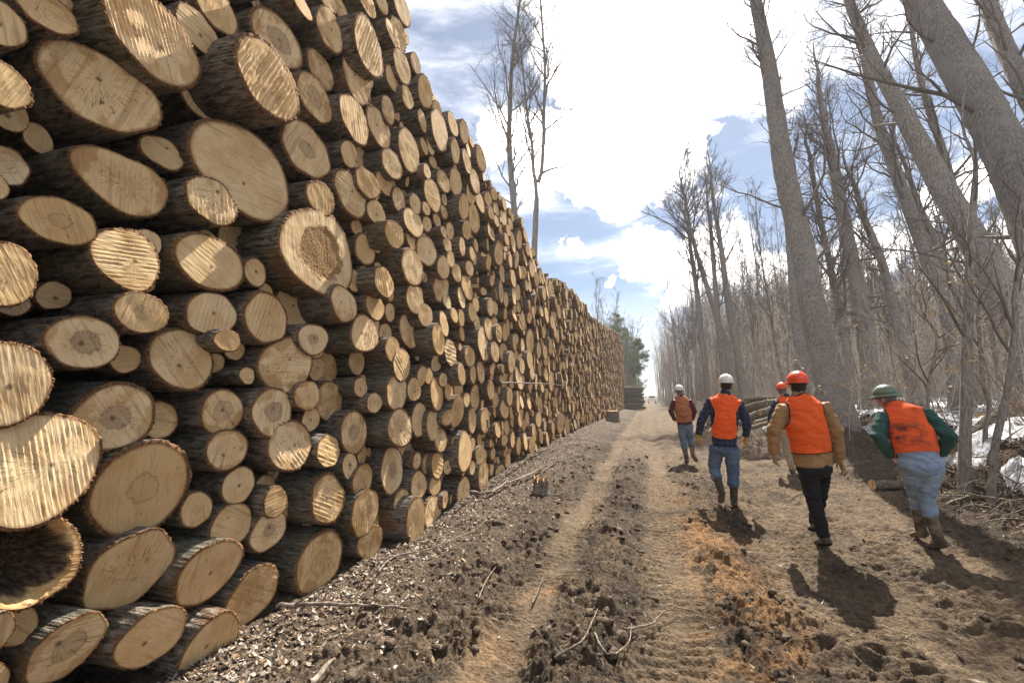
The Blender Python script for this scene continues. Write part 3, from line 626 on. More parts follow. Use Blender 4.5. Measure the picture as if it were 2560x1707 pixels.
def shoot(p, d, L, r0, r1, n, wig=.12, up=.12):
    P = [np.array(p, float)]; d = unit(d)
    for i in range(n - 1):
        d = unit(d + tr.normal(0, wig, 3) + np.array([0, 0, up])); P.append(P[-1] + d*L/(n - 1))
    return np.array(P), np.linspace(r0, r1, n), d
def side(d, spread):
    """a direction leaving d by about spread radians"""
    d = unit(d); a = unit(np.cross(d, tr.normal(0, 1, 3))); return unit(d*math.cos(spread) + a*math.sin(spread))
def crown(tb, P, r, f0=.35, nb=22, Lb=3.0, n2=6, n3=5, up=.1, spread=.9, rmin=.004, nside=5):
    """branches, side branches and twigs along a trunk line"""
    P = np.asarray(P, float); n = len(P)
    seg = np.linalg.norm(np.diff(P, axis=0), axis=1); cum = np.concatenate([[0], np.cumsum(seg)])/seg.sum()
    nb = int(nb)
    for b in range(nb):
        f = f0 + (1 - f0)*((b + tr.random())/nb)
        p = np.array([np.interp(f, cum, P[:, k]) for k in range(3)]); rt = float(np.interp(f, cum, r))
        i = max(1, min(int(np.searchsorted(cum, f)), n - 1)); td = unit(P[i] - P[i - 1])
        L = Lb*(1.15 - .75*(f - f0)/(1 - f0 + 1e-6))*tr.uniform(.55, 1.2)
        rb = min(rt*.55, .008 + .013*L)
        d = side(td, spread*tr.uniform(.7, 1.2)); d = unit(d + [0, 0, .2])
        B, br, dd = shoot(p, d, L, rb, max(rmin, rb*.22), 8, .13, up)
        tb.add(B, br, nside)
        for c in range(n2):
            k = tr.integers(2, 8); q = B[k]; d2 = side(B[k] - B[k - 1], tr.uniform(.4, .95)); L2 = L*tr.uniform(.25, .5)*(1.2 - k*.06)
            B2, r2, _ = shoot(q, d2, L2, max(rmin, br[k]*.6), rmin*.8, 5, .17, up*.8); tb.add(B2, r2, 3)
            for e in range(n3):
                k2 = tr.integers(1, 5); d3 = side(B2[k2] - B2[k2 - 1], tr.uniform(.4, .9))
                B3, r3, _ = shoot(B2[k2], d3, L2*tr.uniform(.25, .6), rmin*.8, rmin*.5, 3, .15, up); tb.add(B3, r3, 3)
def smooth_line(P, r, n):
    P = np.asarray(P, float); t = np.linspace(0, len(P) - 1, n)
    def cr(A):
        out = []
        for x in t:
            i = min(int(x), len(A) - 2); f = x - i
            p0, p1, p2, p3 = A[max(i - 1, 0)], A[i], A[i + 1], A[min(i + 2, len(A) - 1)]
            out.append(.5*((2*p1) + (-p0 + p2)*f + (2*p0 - 5*p1 + 4*p2 - p3)*f*f + (-p0 + 3*p1 - 3*p2 + p3)*f**3))
        return np.array(out)
    return cr(P), np.interp(t, np.arange(len(r)), r)
def make_tree(name, P, r, label, cat='tree', group=None, crowns=(), sides=12, rough=.02, extra=None, stubs=0):
    base = P[0].copy()
    root = empty(name, tuple(base)); tag(root, label, cat, group)
    tb = Tubes(); tb.add(P, r, sides)
    for k in range(stubs):
        i = tr.integers(len(P)//6, len(P) - 2); d = side(P[i + 1] - P[i], 1.2)
        B, br, _ = shoot(P[i], d, tr.uniform(.2, .6) + r[i], r[i]*.25, .012, 4, .1, .05); tb.add(B, br, 4)
    cr = Tubes()
    for kw in crowns: crown(cr, P, r, **kw)
    if extra: extra(tb, cr)
    V, Q = tb.arrays(0 if sides > 20 else rough)
    if sides > 20:                                    # furrowed bark, knots and a flared foot on the big trunks
        k_ = len(P)*sides; A_ = V[:k_].reshape(len(P), sides, 3); c_ = P[:, None, :]; th = np.arange(sides)*2*PI/sides; L_ = np.concatenate([[0], np.cumsum(np.linalg.norm(np.diff(P, axis=0), axis=1))])
        TH, LL = np.meshgrid(th, L_); rr = np.asarray(r)[:, None]; sx = np.cos(TH)*rr*16; sy = np.sin(TH)*rr*16
        fu = np.abs(perlin(sx + LL*.6, sy + LL*1.1, 5)) + .6*np.abs(perlin(sx*2 + LL*.9, sy*2 - LL*1.3, 6))
        bu = perlin(np.cos(TH)*1.5 + LL*.35, np.sin(TH)*1.5 + LL*.25, 7)
        fl = .4*np.exp(-LL/.45)*(1 + .45*np.cos(TH*4 + 1) + .25*np.cos(TH*7)) + .09*np.exp(-((LL*1.3 - np.floor(LL*1.3) - .5)/.06)**2)*(perlin(np.cos(TH)*2, np.sin(TH)*2 + np.floor(LL*1.3)*3.3, 8) > .25)
        V[:k_] = (c_ + (A_ - c_)*(.95 + .055*(fu - .3) + .06*bu + fl)[..., None]).reshape(-1, 3)
    mesh_obj('trunk', V - base, [Q], [MAT['tree']], root)
    if cr.g:
        V, Q = cr.arrays(); mesh_obj('crown', V - base, [Q], [MAT['twig']], root)
    return root
def traced(pts, Y, wscale=1.0, n=26, ext=0, extr=.3, dy=0.0, Y2=None):
    """trunk measured on the photo as (px, py, width) from low to high, standing in the plane y = Y"""
    Ys = np.linspace(Y, Y2 if Y2 else Y, len(pts))
    P = [at_y(a, b, yy) for (a, b, _), yy in zip(pts, Ys)]
    dep = [float((p - C) @ F) for p in P]
    r = [w_*DS*d/FPX/2*wscale for (_, _, w_), d in zip(pts, dep)]
    d = unit(P[0] - P[1]); d = unit(d + np.array([0, 0, -1.0]))
    p = P[0].copy(); g = float(ground_base(p[0], p[1]))
    if p[2] > g:
        k = (p[2] - g + .15)/max(-d[2], .3); P.insert(0, p + d*k); r.insert(0, r[0]*1.25)
    if ext:
        d = unit(unit(P[-1] - P[-2]) + np.array([0, 0, .35])); 
        for k in range(3):
            P.append(P[-1] + d*ext/3 + tr.normal(0, .1, 3)); r.append(r[-1]*(1 - .3))
        r[-1] = r[-2]*extr
    return smooth_line(P, r, n)
# hero trees along the bank
HERO = [
 ('big straight grey trunk on the bank behind the man in the tan jacket', 14, [(1922, 965, 84), (1905, 880, 66), (1888, 800, 60), (1862, 680, 54), (1840, 560, 50), (1800, 380, 44), (1782, 260, 38), (1765, 150, 34), (1735, 0, 25)], 4, [dict(f0=.62, nb=22, Lb=2.6), dict(f0=.3, nb=9, Lb=1.0, n2=3, n3=2)]),
 ('grey trunk close behind the big straight trunk and half hidden by it', 19, [(1852, 905, 40), (1838, 780, 34), (1822, 600, 26), (1810, 440, 22), (1800, 330, 17), (1785, 230, 11)], 1.5, [dict(f0=.5, nb=14, Lb=2.0)]),
 ('forked grey tree with a dense bushy crown right of the big straight trunk', 19, [(2000, 900, 40), (1990, 780, 36), (1965, 640, 30), (1935, 490, 27), (1915, 380, 22), (1895, 290, 16), (1880, 200, 10)], 3, [dict(f0=.4, nb=26, Lb=3.4, n2=8, n3=6, spread=.7)]),
 ('long thin leaning trunk with sparse twigs beside the bushy forked tree', 16, [(2190, 800, 34), (2170, 690, 31), (2130, 590, 29), (2085, 470, 26), (2052, 380, 24), (2020, 290, 21), (1995, 180, 17), (1968, 60, 12)], 4, [dict(f0=.35, nb=24, Lb=2.4)]),
 ('thick curved trunk leaning over the bank behind the man in the green jacket', 11, [(2345, 850, 71), (2330, 760, 68), (2290, 650, 63), (2250, 575, 57), (2205, 500, 52), (2165, 430, 48), (2090, 290, 38), (2050, 215, 33), (2005, 135, 27), (1960, 30, 21), (1940, -30, 17)], 4, [dict(f0=.55, nb=24, Lb=2.4), dict(f0=.25, nb=10, Lb=1.2, n2=4, n3=3)]),
 ('thickest trunk of all leaning in from the edge of the woods', 8.6, [(2500, 830, 100), (2440, 680, 93), (2385, 540, 87), (2335, 410, 81), (2280, 290, 76), (2225, 190, 71), (2170, 95, 67), (2115, 0, 59), (2070, -90, 52)], 5, [dict(f0=.7, nb=20, Lb=3.0), dict(f0=.35, nb=8, Lb=1.4, n2=4, n3=3)]),
 ('slim dark trunk above and behind the thickest leaning trunk', 12, [(2560, 560, 46), (2480, 430, 44), (2410, 310, 42), (2345, 185, 38), (2300, 90, 34), (2265, 0, 30), (2250, -60, 26)], 4, [dict(f0=.3, nb=24, Lb=2.6)]),
 ('slender forked trunk between the two thick leaning trunks', 15, [(2270, 700, 22), (2215, 530, 20), (2185, 420, 18), (2160, 330, 16), (2130, 240, 13), (2105, 140, 11), (2090, 40, 9)], 3, [dict(f0=.3, nb=22, Lb=2.2)]),
 ('tall thin trunk leaning towards the road beyond the man in plaid', 26, [(1706, 900, 20), (1692, 800, 15), (1672, 690, 14), (1655, 560, 11), (1640, 470, 8)], 4, [dict(f0=.45, nb=22, Lb=2.8)]),
 ('long trunk leaning towards the road with a round bushy top', 30, [(1690, 895, 21), (1668, 800, 16), (1640, 710, 12), (1612, 620, 10), (1590, 545, 8), (1575, 470, 6), (1565, 420, 4)], 2, [dict(f0=.6, nb=26, Lb=4.0, n2=9, n3=6, spread=.75)]),
 ('bare trunk standing nearest the road among the tall thin trees', 30, [(1625, 890, 14), (1612, 780, 12), (1602, 680, 11), (1590, 600, 9), (1580, 520, 6)], 2, [dict(f0=.5, nb=24, Lb=3.2, n2=8)]),
 ('straight upright trunk with short side limbs behind the man in plaid', 26, [(1665, 880, 15), (1650, 740, 12), (1640, 620, 10), (1632, 520, 8)], 4, [dict(f0=.4, nb=20, Lb=2.4)]),
 ('thin bare tree in front of the bushy forked crown', 22, [(1960, 900, 18), (1935, 760, 16), (1905, 600, 13), (1880, 480, 11), (1860, 360, 8)], 3, [dict(f0=.35, nb=24, Lb=2.8)]),
 ('crooked thin tree between the bushy forked tree and the leaning trunk', 18, [(2090, 860, 24), (2060, 740, 20), (2025, 600, 17), (1985, 500, 13), (1960, 420, 9)], 3, [dict(f0=.4, nb=22, Lb=2.4)]),
 ('slim tree with ascending limbs just beyond the thick curved trunk', 17, [(2240, 840, 24), (2200, 700, 20), (2150, 560, 16), (2110, 470, 13), (2080, 380, 9)], 3, [dict(f0=.35, nb=22, Lb=2.4)]),
]
for lab, Y, pts, ext, crs in HERO:
    P, r = traced(pts, Y, ext=ext, Y2=Y*(1.42 if Y < 12.5 else 1.28 if Y < 20 else 1.1), n=150 if Y < 21 else 40)
    make_tree('bare_tree', P, r, lab, 'tree', 'large bare trees on the right bank', [dict(rmin=.0026 + .0002*Y, **{k_: (v_*1.35 if k_ == 'nb' else v_ + (1 if k_ in ('n2', 'n3') else 0)) if k_ in ('nb', 'n2', 'n3') else v_ for k_, v_ in dict(dict(n2=6, n3=5), **c_).items()}) for c_ in list(crs) + ([dict(f0=.2, nb=8, Lb=3.4, n2=4, n3=2, spread=1.25, up=.03)] if Y < 23 else [])], 44 if Y < 21 else 12, stubs=9)
# two bare trees behind the log pile
P, r = traced([(1186, 560, 14), (1180, 470, 14), (1170, 340, 12), (1172, 240, 10), (1176, 150, 9), (1186, 60, 7), (1198, -20, 5)], 30, ext=3)
make_tree('bare_tree', P, r, 'tall straight bare tree rising behind the log pile', 'tree', 'bare trees behind the log pile', [dict(f0=.4, nb=40, Lb=5.2, n2=9, n3=6, spread=.8, rmin=.009)], 10)
P, r = traced([(1227, 600, 14), (1229, 540, 13), (1232, 470, 12), (1233, 455, 11)], 30)
P2, r2 = traced([(1233, 458, 9), (1226, 400, 8), (1222, 330, 7), (1212, 270, 6), (1205, 200, 5), (1197, 120, 4), (1190, 40, 3), (1186, -10, 2)], 30); P2 = P2[3:]; r2 = r2[3:]
P3, r3 = traced([(1233, 458, 10), (1243, 400, 9), (1248, 330, 8), (1250, 240, 7), (1252, 160, 6), (1247, 80, 5), (1240, -20, 4)], 30, ext=2); P3 = P3[3:]; r3 = r3[3:]
def fork(tb, cr):
    for Q_, q_ in ((P2, r2), (P3, r3)):
        tb.add(Q_, q_, 8); crown(cr, Q_, q_, f0=.15, nb=28, Lb=4.6, n2=9, n3=6, spread=.8, rmin=.009)
    B, br, _ = shoot(P3[2], (1, 0, .9), 2.6, .09, .02, 8, .12, -.12); cr.add(B, br, 5)
make_tree('bare_tree', P, r, 'bare tree forking low into two stems behind the log pile', 'tree', 'bare trees behind the log pile', [], 10, extra=fork)
# saplings on the edge of the bank
SAP = [('straight slim sapling standing on the edge of the bank behind the man in green', 9.2, [(2216, 1062, 24), (2220, 900, 22), (2224, 700, 20), (2230, 560, 17), (2238, 440, 13), (2240, 370, 8)]),
       ('crooked sapling with a pale bent stem rooted beside the snow', 8.6, [(2282, 1050, 15), (2300, 960, 15), (2312, 900, 15), (2322, 830, 14), (2332, 740, 13), (2330, 680, 12), (2340, 610, 11), (2350, 520, 9), (2352, 420, 7)]),
       ('thin bent sapling between the straight slim one and the crooked one', 9.8, [(2264, 980, 9), (2272, 930, 9), (2258, 880, 9), (2252, 800, 9), (2246, 720, 8), (2252, 640, 7), (2240, 560, 5)]),
       ('thin zigzag sapling behind the green hard hat', 10.5, [(2130, 990, 8), (2132, 900, 8), (2138, 850, 8), (2152, 800, 8), (2148, 760, 7), (2120, 720, 5)])]
for lab, Y, pts in SAP:
    P, r = traced(pts, Y, ext=1.2)
    make_tree('sapling', P, r, lab, 'sapling', 'saplings on the bank', [dict(f0=.35, nb=14, Lb=1.3, n2=4, n3=3, rmin=.0025)], 8, rough=.03)
# slender forest trees: a few shapes, each tree of the wood a copy
def forest_variant(h, r0, nb, Lb):
    P = [np.zeros(3)]; d = np.array([tr.normal(0, .04), tr.normal(0, .04), 1.0])
    for i in range(11):
        d = unit(d + np.append(tr.normal(0, .035, 2), .05)); P.append(P[-1] + d*h/11)
    P = np.array(P); r = np.linspace(r0, r0*.12, 12); P[0, 2] -= .4
    return P, r, dict(f0=.32, nb=nb, Lb=Lb, n2=6, n3=4, spread=.65, rmin=.009, nside=4)
VAR = []
for k in range(7):
    P, r, kw = forest_variant(tr.uniform(11, 17), tr.uniform(.06, .13), 20, tr.uniform(1.8, 3.0)); VAR.append((P, r, kw))
protos = []
spots = []
fr = random.Random(5)
while len(spots) < 165:
    y = 20 + 58*fr.random()**1.2; bx = float(bank_x(y)); x = bx + 1.5 + (34 if y < 45 else 24)*fr.random()**1.25
    q = proj((x, y, 4.0))
    if not (-50 < q[0] < W + 150): continue
    if any((x - a)**2 + (y - b)**2 < 1.0 for a, b in spots): continue
    spots.append((x, y))
for k in range(34):                                       # left of the road, past the pile
    y = fr.uniform(66, 110); spots.append((-2.5 - 14*fr.random(), y))
FOREST = []
LB = 'slender bare grey tree standing among the crowded thin woods beyond the bank'
LB2 = 'slender bare grey tree beyond the far end of the log pile'
for i, (x, y) in enumerate(spots):
    lf = x < 0
    if i < len(VAR):
        P, r, kw = VAR[i]; t = make_tree('slender_tree', P, r, LB, 'tree', 'slender trees of the woods beyond the bank', [kw], 7); protos.append(t)
    else:
        src = protos[i % len(VAR)]; t = src.copy(); COL.objects.link(t)
        for ch in src.children:
            c = ch.copy(); COL.objects.link(c); c.parent = t
    if lf: t['label'] = LB2; t['group'] = 'slender trees past the log pile'
    dd = math.hypot(x, y); s_ = min(1.25, (1.6 + dd*(.20 + .13*fr.random() + (.12 if fr.random() < .12 else 0)) - 1.2)/14.0)
    t.location = (x, y, float(ground_base(x, y)) - .05); t.rotation_euler = (fr.gauss(0, .05), fr.gauss(-.03, .05), fr.uniform(0, 6.28)); t.scale = (max(s_, .6), max(s_, .6), s_)
# the far woods: one mass
def far_woods():
    tb = Tubes(); k = 0
    while k < 2100:
        y = 24 + 150*tr.random()**1.35; x = float(bank_x(min(y, 70))) + 2 + (20 + y*.6)*tr.random()
        if y > 70: x = 3.0 + (y*.6)*tr.random()**1.3
        if k % 6 == 0: y = 75 + 140*tr.random(); x = -2.6 - y*.3*tr.random()
        q = proj((x, y, 5))
        k += 1
        if not (-100 < q[0] < W + 200): continue
        h = min(16, math.hypot(x, y)*tr.uniform(.12, .225) + .8); z0 = float(ground_base(x, y)) - .3; r0 = tr.uniform(.05, .11)
        P, r, d = shoot((x, y, z0), (tr.normal(-.03, .06), tr.normal(0, .05), 1), h, r0, .012, 6, .04, .05); tb.add(P, r, 4)
        for b in range(13):
            j = tr.integers(2, 6); d2 = side(P[j] - P[j - 1], tr.uniform(.5, .9)); L = tr.uniform(.8, 2.2)
            f = tr.random(); p = P[j - 1] + (P[j] - P[j - 1])*f
            B, br, _ = shoot(p, d2, L, .022, .011, 4, .12, .1); tb.add(B, br, 3)
            for e in range(3):
                B2, b2, _ = shoot(B[tr.integers(1, 4)], side(B[3] - B[0], .7), L*.5, .012, .008, 3, .1, .1); tb.add(B2, b2, 3)
    o = tb.build('far_woods', MAT['farwood']); tag(o, 'grey mass of thin bare trees filling the far woods', 'woods', kind='stuff')
far_woods()
def undergrowth():
    tb = Tubes(); k = 0
    while k < 2900:
        y = 6.5 + 40*tr.random()**1.5; x = float(bank_x(y)) + .8 + 22*tr.random()**1.3
        q = proj((x, y, 1.5)); k += 1
        if not (0 < q[0] < W + 250): continue
        z0 = float(ground_base(x, y)) - .05; h = tr.uniform(.6, 3.6)
        P, r, d = shoot((x, y, z0), (tr.normal(-.1, .3), tr.normal(0, .3), 1), h, tr.uniform(.005, .013), .003, 6, .12, .05); tb.add(P, r, 4)
        for b in range(7):
            j = tr.integers(1, 6); B, br, _ = shoot(P[j], side(P[j] - P[j - 1], tr.uniform(.5, 1.1)), h*tr.uniform(.15, .4), .004, .002, 4, .18, .03); tb.add(B, br, 3)
            B2, b2, _ = shoot(B[2], side(B[3] - B[0], .7), h*.12, .0025, .002, 3, .15, .05); tb.add(B2, b2, 3)
    o = tb.build('undergrowth', MAT['farwood']); tag(o, 'tangle of thin brush and twigs covering the bank', 'brush', kind='stuff')
undergrowth()
def brush():
    tb = Tubes()
    for k in range(900):
        y = 4.8 + 14*tr.random()**1.4; x = float(bank_x(y)) - .2 + 4.5*tr.random()**1.3; z = float(ground_base(x, y)) + .03
        L = tr.uniform(.25, 1.5); P, r, d = shoot((x, y, z), (tr.normal(0, 1), tr.normal(0, .6), tr.uniform(0, .5)), L, tr.uniform(.004, .014), .002, 6, .16, -.10); tb.add(P, r, 4)
        for b in range(3): B, br, _ = shoot(P[tr.integers(1, 5)], side(d, .8), L*.35, .004, .002, 4, .15, 0); tb.add(B, br, 3)
    o = tb.build('fallen_brush', MAT['stick']); tag(o, 'broken twigs and branches littering the bank', 'brush', kind='stuff')
# beech saplings that have kept their pale dead leaves
def leaf_quads(pts, size):
    V = []; Q = []
    for p in pts:
        a = unit(tr.normal(0, 1, 3) + [0, 0, -.7]); b = unit(np.cross(a, tr.normal(0, 1, 3))); s_ = size*tr.uniform(.6, 1.3)
        c = unit(np.cross(a, b)); k = len(V)
        V += [p, p + a*s_*.5 + b*s_*.26 + c*s_*.06, p + a*s_, p + a*s_*.5 - b*s_*.26 + c*s_*.06]; Q.append((k, k + 1, k + 2, k + 3))
    return np.array(V), np.array(Q)
BEECH = [(1805, 915, 15, 2.6), (1940, 880, 13, 2.2), (2050, 850, 13, 2.6), (2110, 880, 12, 2.2), (2160, 870, 11, 2.6), (2200, 900, 12, 3.0), (2300, 860, 9.5, 2.6), (2340, 900, 9, 2.2), (2260, 880, 11, 3.2), (1880, 880, 17, 3.2), (2320, 780, 12, 3.4)]
BL = ['beech sapling with pale dry leaves left of the orange hard hats', 'beech sapling with a few dry leaves behind the big straight trunk', 'leafy beech sapling over the dirt mound', 'small beech sapling with dry leaves above the green hard hat', 'beech sapling holding tan leaves right of the green hard hat', 'tall beech sapling holding tan leaves behind the straight slim sapling',
      'beech sapling with many tan leaves beside the crooked sapling', 'low beech sapling with tan leaves at the edge of the picture by the snow', 'tall thin beech sapling between the two bent saplings', 'far beech sapling with tiny leaves beside the big straight trunk', 'beech sapling with leaves against the thick curved trunk']
for (px, py, Y, h), lab in zip(BEECH, BL):
    p = at_y(px, py, Y); g = float(ground_base(p[0], Y)); root = empty('beech_sapling', (p[0], Y, g)); tag(root, lab, 'sapling', 'beech saplings with dry leaves')
    tb = Tubes(); P, r, d = shoot((0, 0, -.1), (tr.normal(0, .1), 0, 1), h, .014, .004, 8, .07, .05); tb.add(P, r, 5); pts = []
    cr = Tubes()
    for b in range(16):
        j = tr.integers(2, 8); B, br, _ = shoot(P[j], side((0, 0, 1), 1.15), h*tr.uniform(.15, .36), .006, .002, 5, .12, .03); cr.add(B, br, 3)
        if tr.random() < .6:
            for q in range(tr.integers(2, 8)): pts.append(B[tr.integers(2, 5)] + tr.normal(0, .05, 3))
    V, Q = tb.arrays(); mesh_obj('trunk', V, [Q], [MAT['farwood']], root)
    V, Q = cr.arrays(); mesh_obj('crown', V, [Q], [MAT['farwood']], root)
    V, Q = leaf_quads(pts, .085); mesh_obj('leaves', V, [Q], [MAT['dryleaf']], root)
# pines past the end of the pile
m_ = NT('pine_needles'); O_ = m_.pos()
MAT['pine'] = m_.done(m_.mix(m_.noise(O_, 1.2, 3), (.10, .15, .06), (.26, .29, .12)), .7, None, .2)
def pine(px, py, top, Y, lab, wid, bare, yellow=False):
    p = at_y(px, py, Y); t = at_y(px, top, Y); g = float(ground_base(p[0], Y)); h = t[2] - g
    root = empty('pine_tree', (p[0], Y, g)); tag(root, lab, 'tree')
    tb = Tubes(); P, r, _ = shoot((0, 0, -.2), (0, 0, 1), h*.97, h*.012, .02, 10, .015, .1); tb.add(P, r, 8)
    pts = []
    for b in range(70):
        f = bare + (1 - bare)*tr.random(); k = f*9; i = min(int(k), 8); q = P[i] + (P[i + 1] - P[i])*(k - i)
        L = wid*(1.15 - f)*tr.uniform(.6, 1.2)/(1.15 - bare); a = tr.uniform(0, 6.28)
        B, br, _ = shoot(q, (math.cos(a), math.sin(a), .15), L, .03, .01, 5, .1, .03); tb.add(B, br, 3)
        for e in range(int(26*(.5 + L/wid))): pts.append(B[0] + (B[-1] - B[0])*tr.uniform(.35, 1.05) + tr.normal(0, .12, 3)*L**.5)
    V, Q = tb.arrays(); mesh_obj('trunk', V, [Q], [MAT['tree']], root)
    V = []; Qs = []
    for q in pts:
        for e in range(3):
            a = unit(tr.normal(0, 1, 3) + [0, 0, .3]); b = unit(np.cross(a, tr.normal(0, 1, 3)))*.045; L = tr.uniform(.22, .42); k = len(V)
            V += [q - b, q + b, q + a*L + b*.4, q + a*L - b*.4]; Qs.append((k, k + 1, k + 2, k + 3))
    mesh_obj('crown', np.array(V), [np.array(Qs)], [MAT['pine']], root)
pine(1436, 930, 745, 78, 'full green pine just past the end of the log pile', 4.2, .15)
pine(1424, 930, 715, 70, 'taller dark pine half hidden by the end of the log pile', 4.0, .35)
pine(1469, 928, 775, 74, 'slim pine with a bare lower trunk standing by the road', 2.6, .5)
pine(1452, 925, 835, 95, 'small pine behind the slim pine by the road', 3.0, .1)
# ------------------------------------------------------------------ people
def cloth(name, col, rough=.85, kind=None, col2=None, var=.25):
    m = NT(name); O = m.obj(); n = m.noise(O, 7, 5, .6); f = m.noise(O, 220, 3, .6)
    dk = tuple(c*(1 - var) for c in col)
    c = m.mix(m.ramp(n, .3, .7), dk, col)
    if kind == 'plaid':
        sp = m.n('ShaderNodeSeparateXYZ'); m.set(sp.inputs[0], O)
        def stripe(ch, w, ph): return m.ramp(m.math('SINE', m.math('ADD', m.math('MULTIPLY', ch, 2*PI/w), ph)), .1, .4)
        a = stripe(m.math('ADD', sp.outputs[0], m.math('MULTIPLY', sp.outputs[1], .6)), .075, 0.4); b = stripe(sp.outputs[2], .08, 1.0)
        c = m.mix(m.math('MULTIPLY', a, .65), c, col2); c = m.mix(m.math('MULTIPLY', b, .65), c, col2)
    if kind == 'soot':
        sp = m.n('ShaderNodeSeparateXYZ'); m.set(sp.inputs[0], O)
        d = m.noise(O, 5.5, 6, .65)
        band = m.math('MULTIPLY', m.ramp(sp.outputs[2], 1.10, 1.2), m.ramp(sp.outputs[2], 1.42, 1.3))
        c = m.mix(m.math('MULTIPLY', m.ramp(d, .42, .62), m.math('ADD', m.math('MULTIPLY', band, .75), .12)), c, (.035, .03, .028))
    if kind == 'jeans':
        g = m.noise(O, 3.0, 3, .5); c = m.mix(m.ramp(g, .45, .65, 0, .6), c, col2)
    if kind == 'mud':
        g = m.noise(O, 9.0, 5, .6); c = m.mix(m.ramp(g, .42, .62, 0, .8), c, col2)
    return m.done(c, rough, m.bump(f, .25, .003), .2)
MAT.update(skin=cloth('skin', (.52, .30, .22), .55, var=.12), plaid=cloth('plaid_flannel', (.018, .024, .05), .9, 'plaid', (.034, .046, .088)), jeans=cloth('blue_jeans', (.09, .14, .235), .9, 'jeans', (.14, .20, .31)),
           jeans2=cloth('light_jeans', (.24, .32, .43), .9, 'jeans', (.36, .44, .54)), jeans3=cloth('grey_jeans', (.12, .18, .26), .9, 'jeans', (.2, .27, .35)), boot=cloth('olive_rubber', (.05, .048, .03), .5), mudboot=cloth('muddy_boot', (.085, .07, .055), .8, 'mud', (.25, .19, .13)),
           yellow=cloth('yellow_band', (.62, .40, .06), .6), orange=cloth('orange_vest', (.86, .12, .02), .8, var=.14), trimo=cloth('orange_trim', (.98, .20, .05), .7), black=cloth('black_cloth', (.014, .014, .017), .85),
           tan=cloth('tan_canvas', (.36, .21, .095), .9), glove=cloth('tan_glove', (.42, .28, .14), .85), yglove=cloth('yellow_glove', (.60, .33, .06), .8), green=cloth('dark_green_jacket', (.030, .088, .074), .85), soot=cloth('sooty_vest', (.80, .115, .025), .8, 'soot', var=.15),
           faded=cloth('faded_vest', (.42, .16, .075), .85, var=.2), maroon=cloth('maroon_shirt', (.085, .018, .03), .9), khaki=cloth('khaki', (.40, .33, .24), .9), navy=cloth('navy_cloth', (.03, .035, .055), .9), hair=cloth('dark_hair', (.03, .02, .014), .7), grey=cloth('grey_hair', (.2, .18, .16), .7))
def paint(name, col, rough=.3):
    m = NT(name); O = m.obj(); n = m.noise(O, 20, 5, .6); s = m.noise(O, 90, 3, .6)
    return m.done(m.mix(m.ramp(n, .55, .75, 0, .35), col, tuple(c*.6 for c in col)), m.ramp(s, .3, .7, rough, rough + .2), None, .5)
MAT.update(hwhite=paint('white_shell', (.78, .76, .70)), horange=paint('orange_shell', (.90, .085, .02)), hgreen=paint('green_shell', (.13, .18, .12), .35), strap=paint('black_strap', (.02, .02, .022), .6))
SCR = bpy.data.collections.new('scratch')
def ringmesh(rings, n=20):
    """rings: (centre, a-vector, b-vector) -> closed tube"""
    t = np.arange(n)*2*PI/n; V = []
    for c, a, b in rings: V.append(np.asarray(c) + np.cos(t)[:, None]*np.asarray(a) + np.sin(t)[:, None]*np.asarray(b))
    k = len(rings); V = np.concatenate(V); i = np.arange(k*n).reshape(k, n); j = np.roll(i, -1, 1)
    Q = [tuple(q) for q in np.stack([i[:-1], j[:-1], j[1:], i[1:]], -1).reshape(-1, 4)]
    Q.append(tuple(i[0][::-1])); Q.append(tuple(i[-1])); return V, Q
def limb(pts, rs, n=14, flat=1.0, ax=None):
    """tapered tube with rounded ends through points"""
    pts = [np.asarray(p, float) for p in pts]; rings = []
    P = [pts[0] - unit(pts[1] - pts[0])*rs[0]*.7, pts[0] - unit(pts[1] - pts[0])*rs[0]*.45] + pts + [pts[-1] + unit(pts[-1] - pts[-2])*rs[-1]*.45, pts[-1] + unit(pts[-1] - pts[-2])*rs[-1]*.7]
    Rr = [rs[0]*.4, rs[0]*.85] + list(rs) + [rs[-1]*.85, rs[-1]*.4]
    for k, (p, r) in enumerate(zip(P, Rr)):
        d = unit(P[min(k + 1, len(P) - 1)] - P[max(k - 1, 0)]); a = np.asarray(ax, float) if ax is not None else np.array([1., 0, 0])
        if abs(a @ d) > .9: a = np.array([0, 1., 0])
        a = unit(a - d*(a @ d)); b = np.cross(d, a); rings.append((p, a*r, b*r*flat))
    return ringmesh(rings, n)
def ball(c, a, b, d_, n=14):
    c, a, b, d_ = map(lambda v: np.asarray(v, float), (c, a, b, d_)); rings = []
    for k in range(1, 10):
        t = -PI/2 + PI*k/10; rings.append((c + d_*math.sin(t), a*math.cos(t), b*math.cos(t)))
    return ringmesh(rings, n)
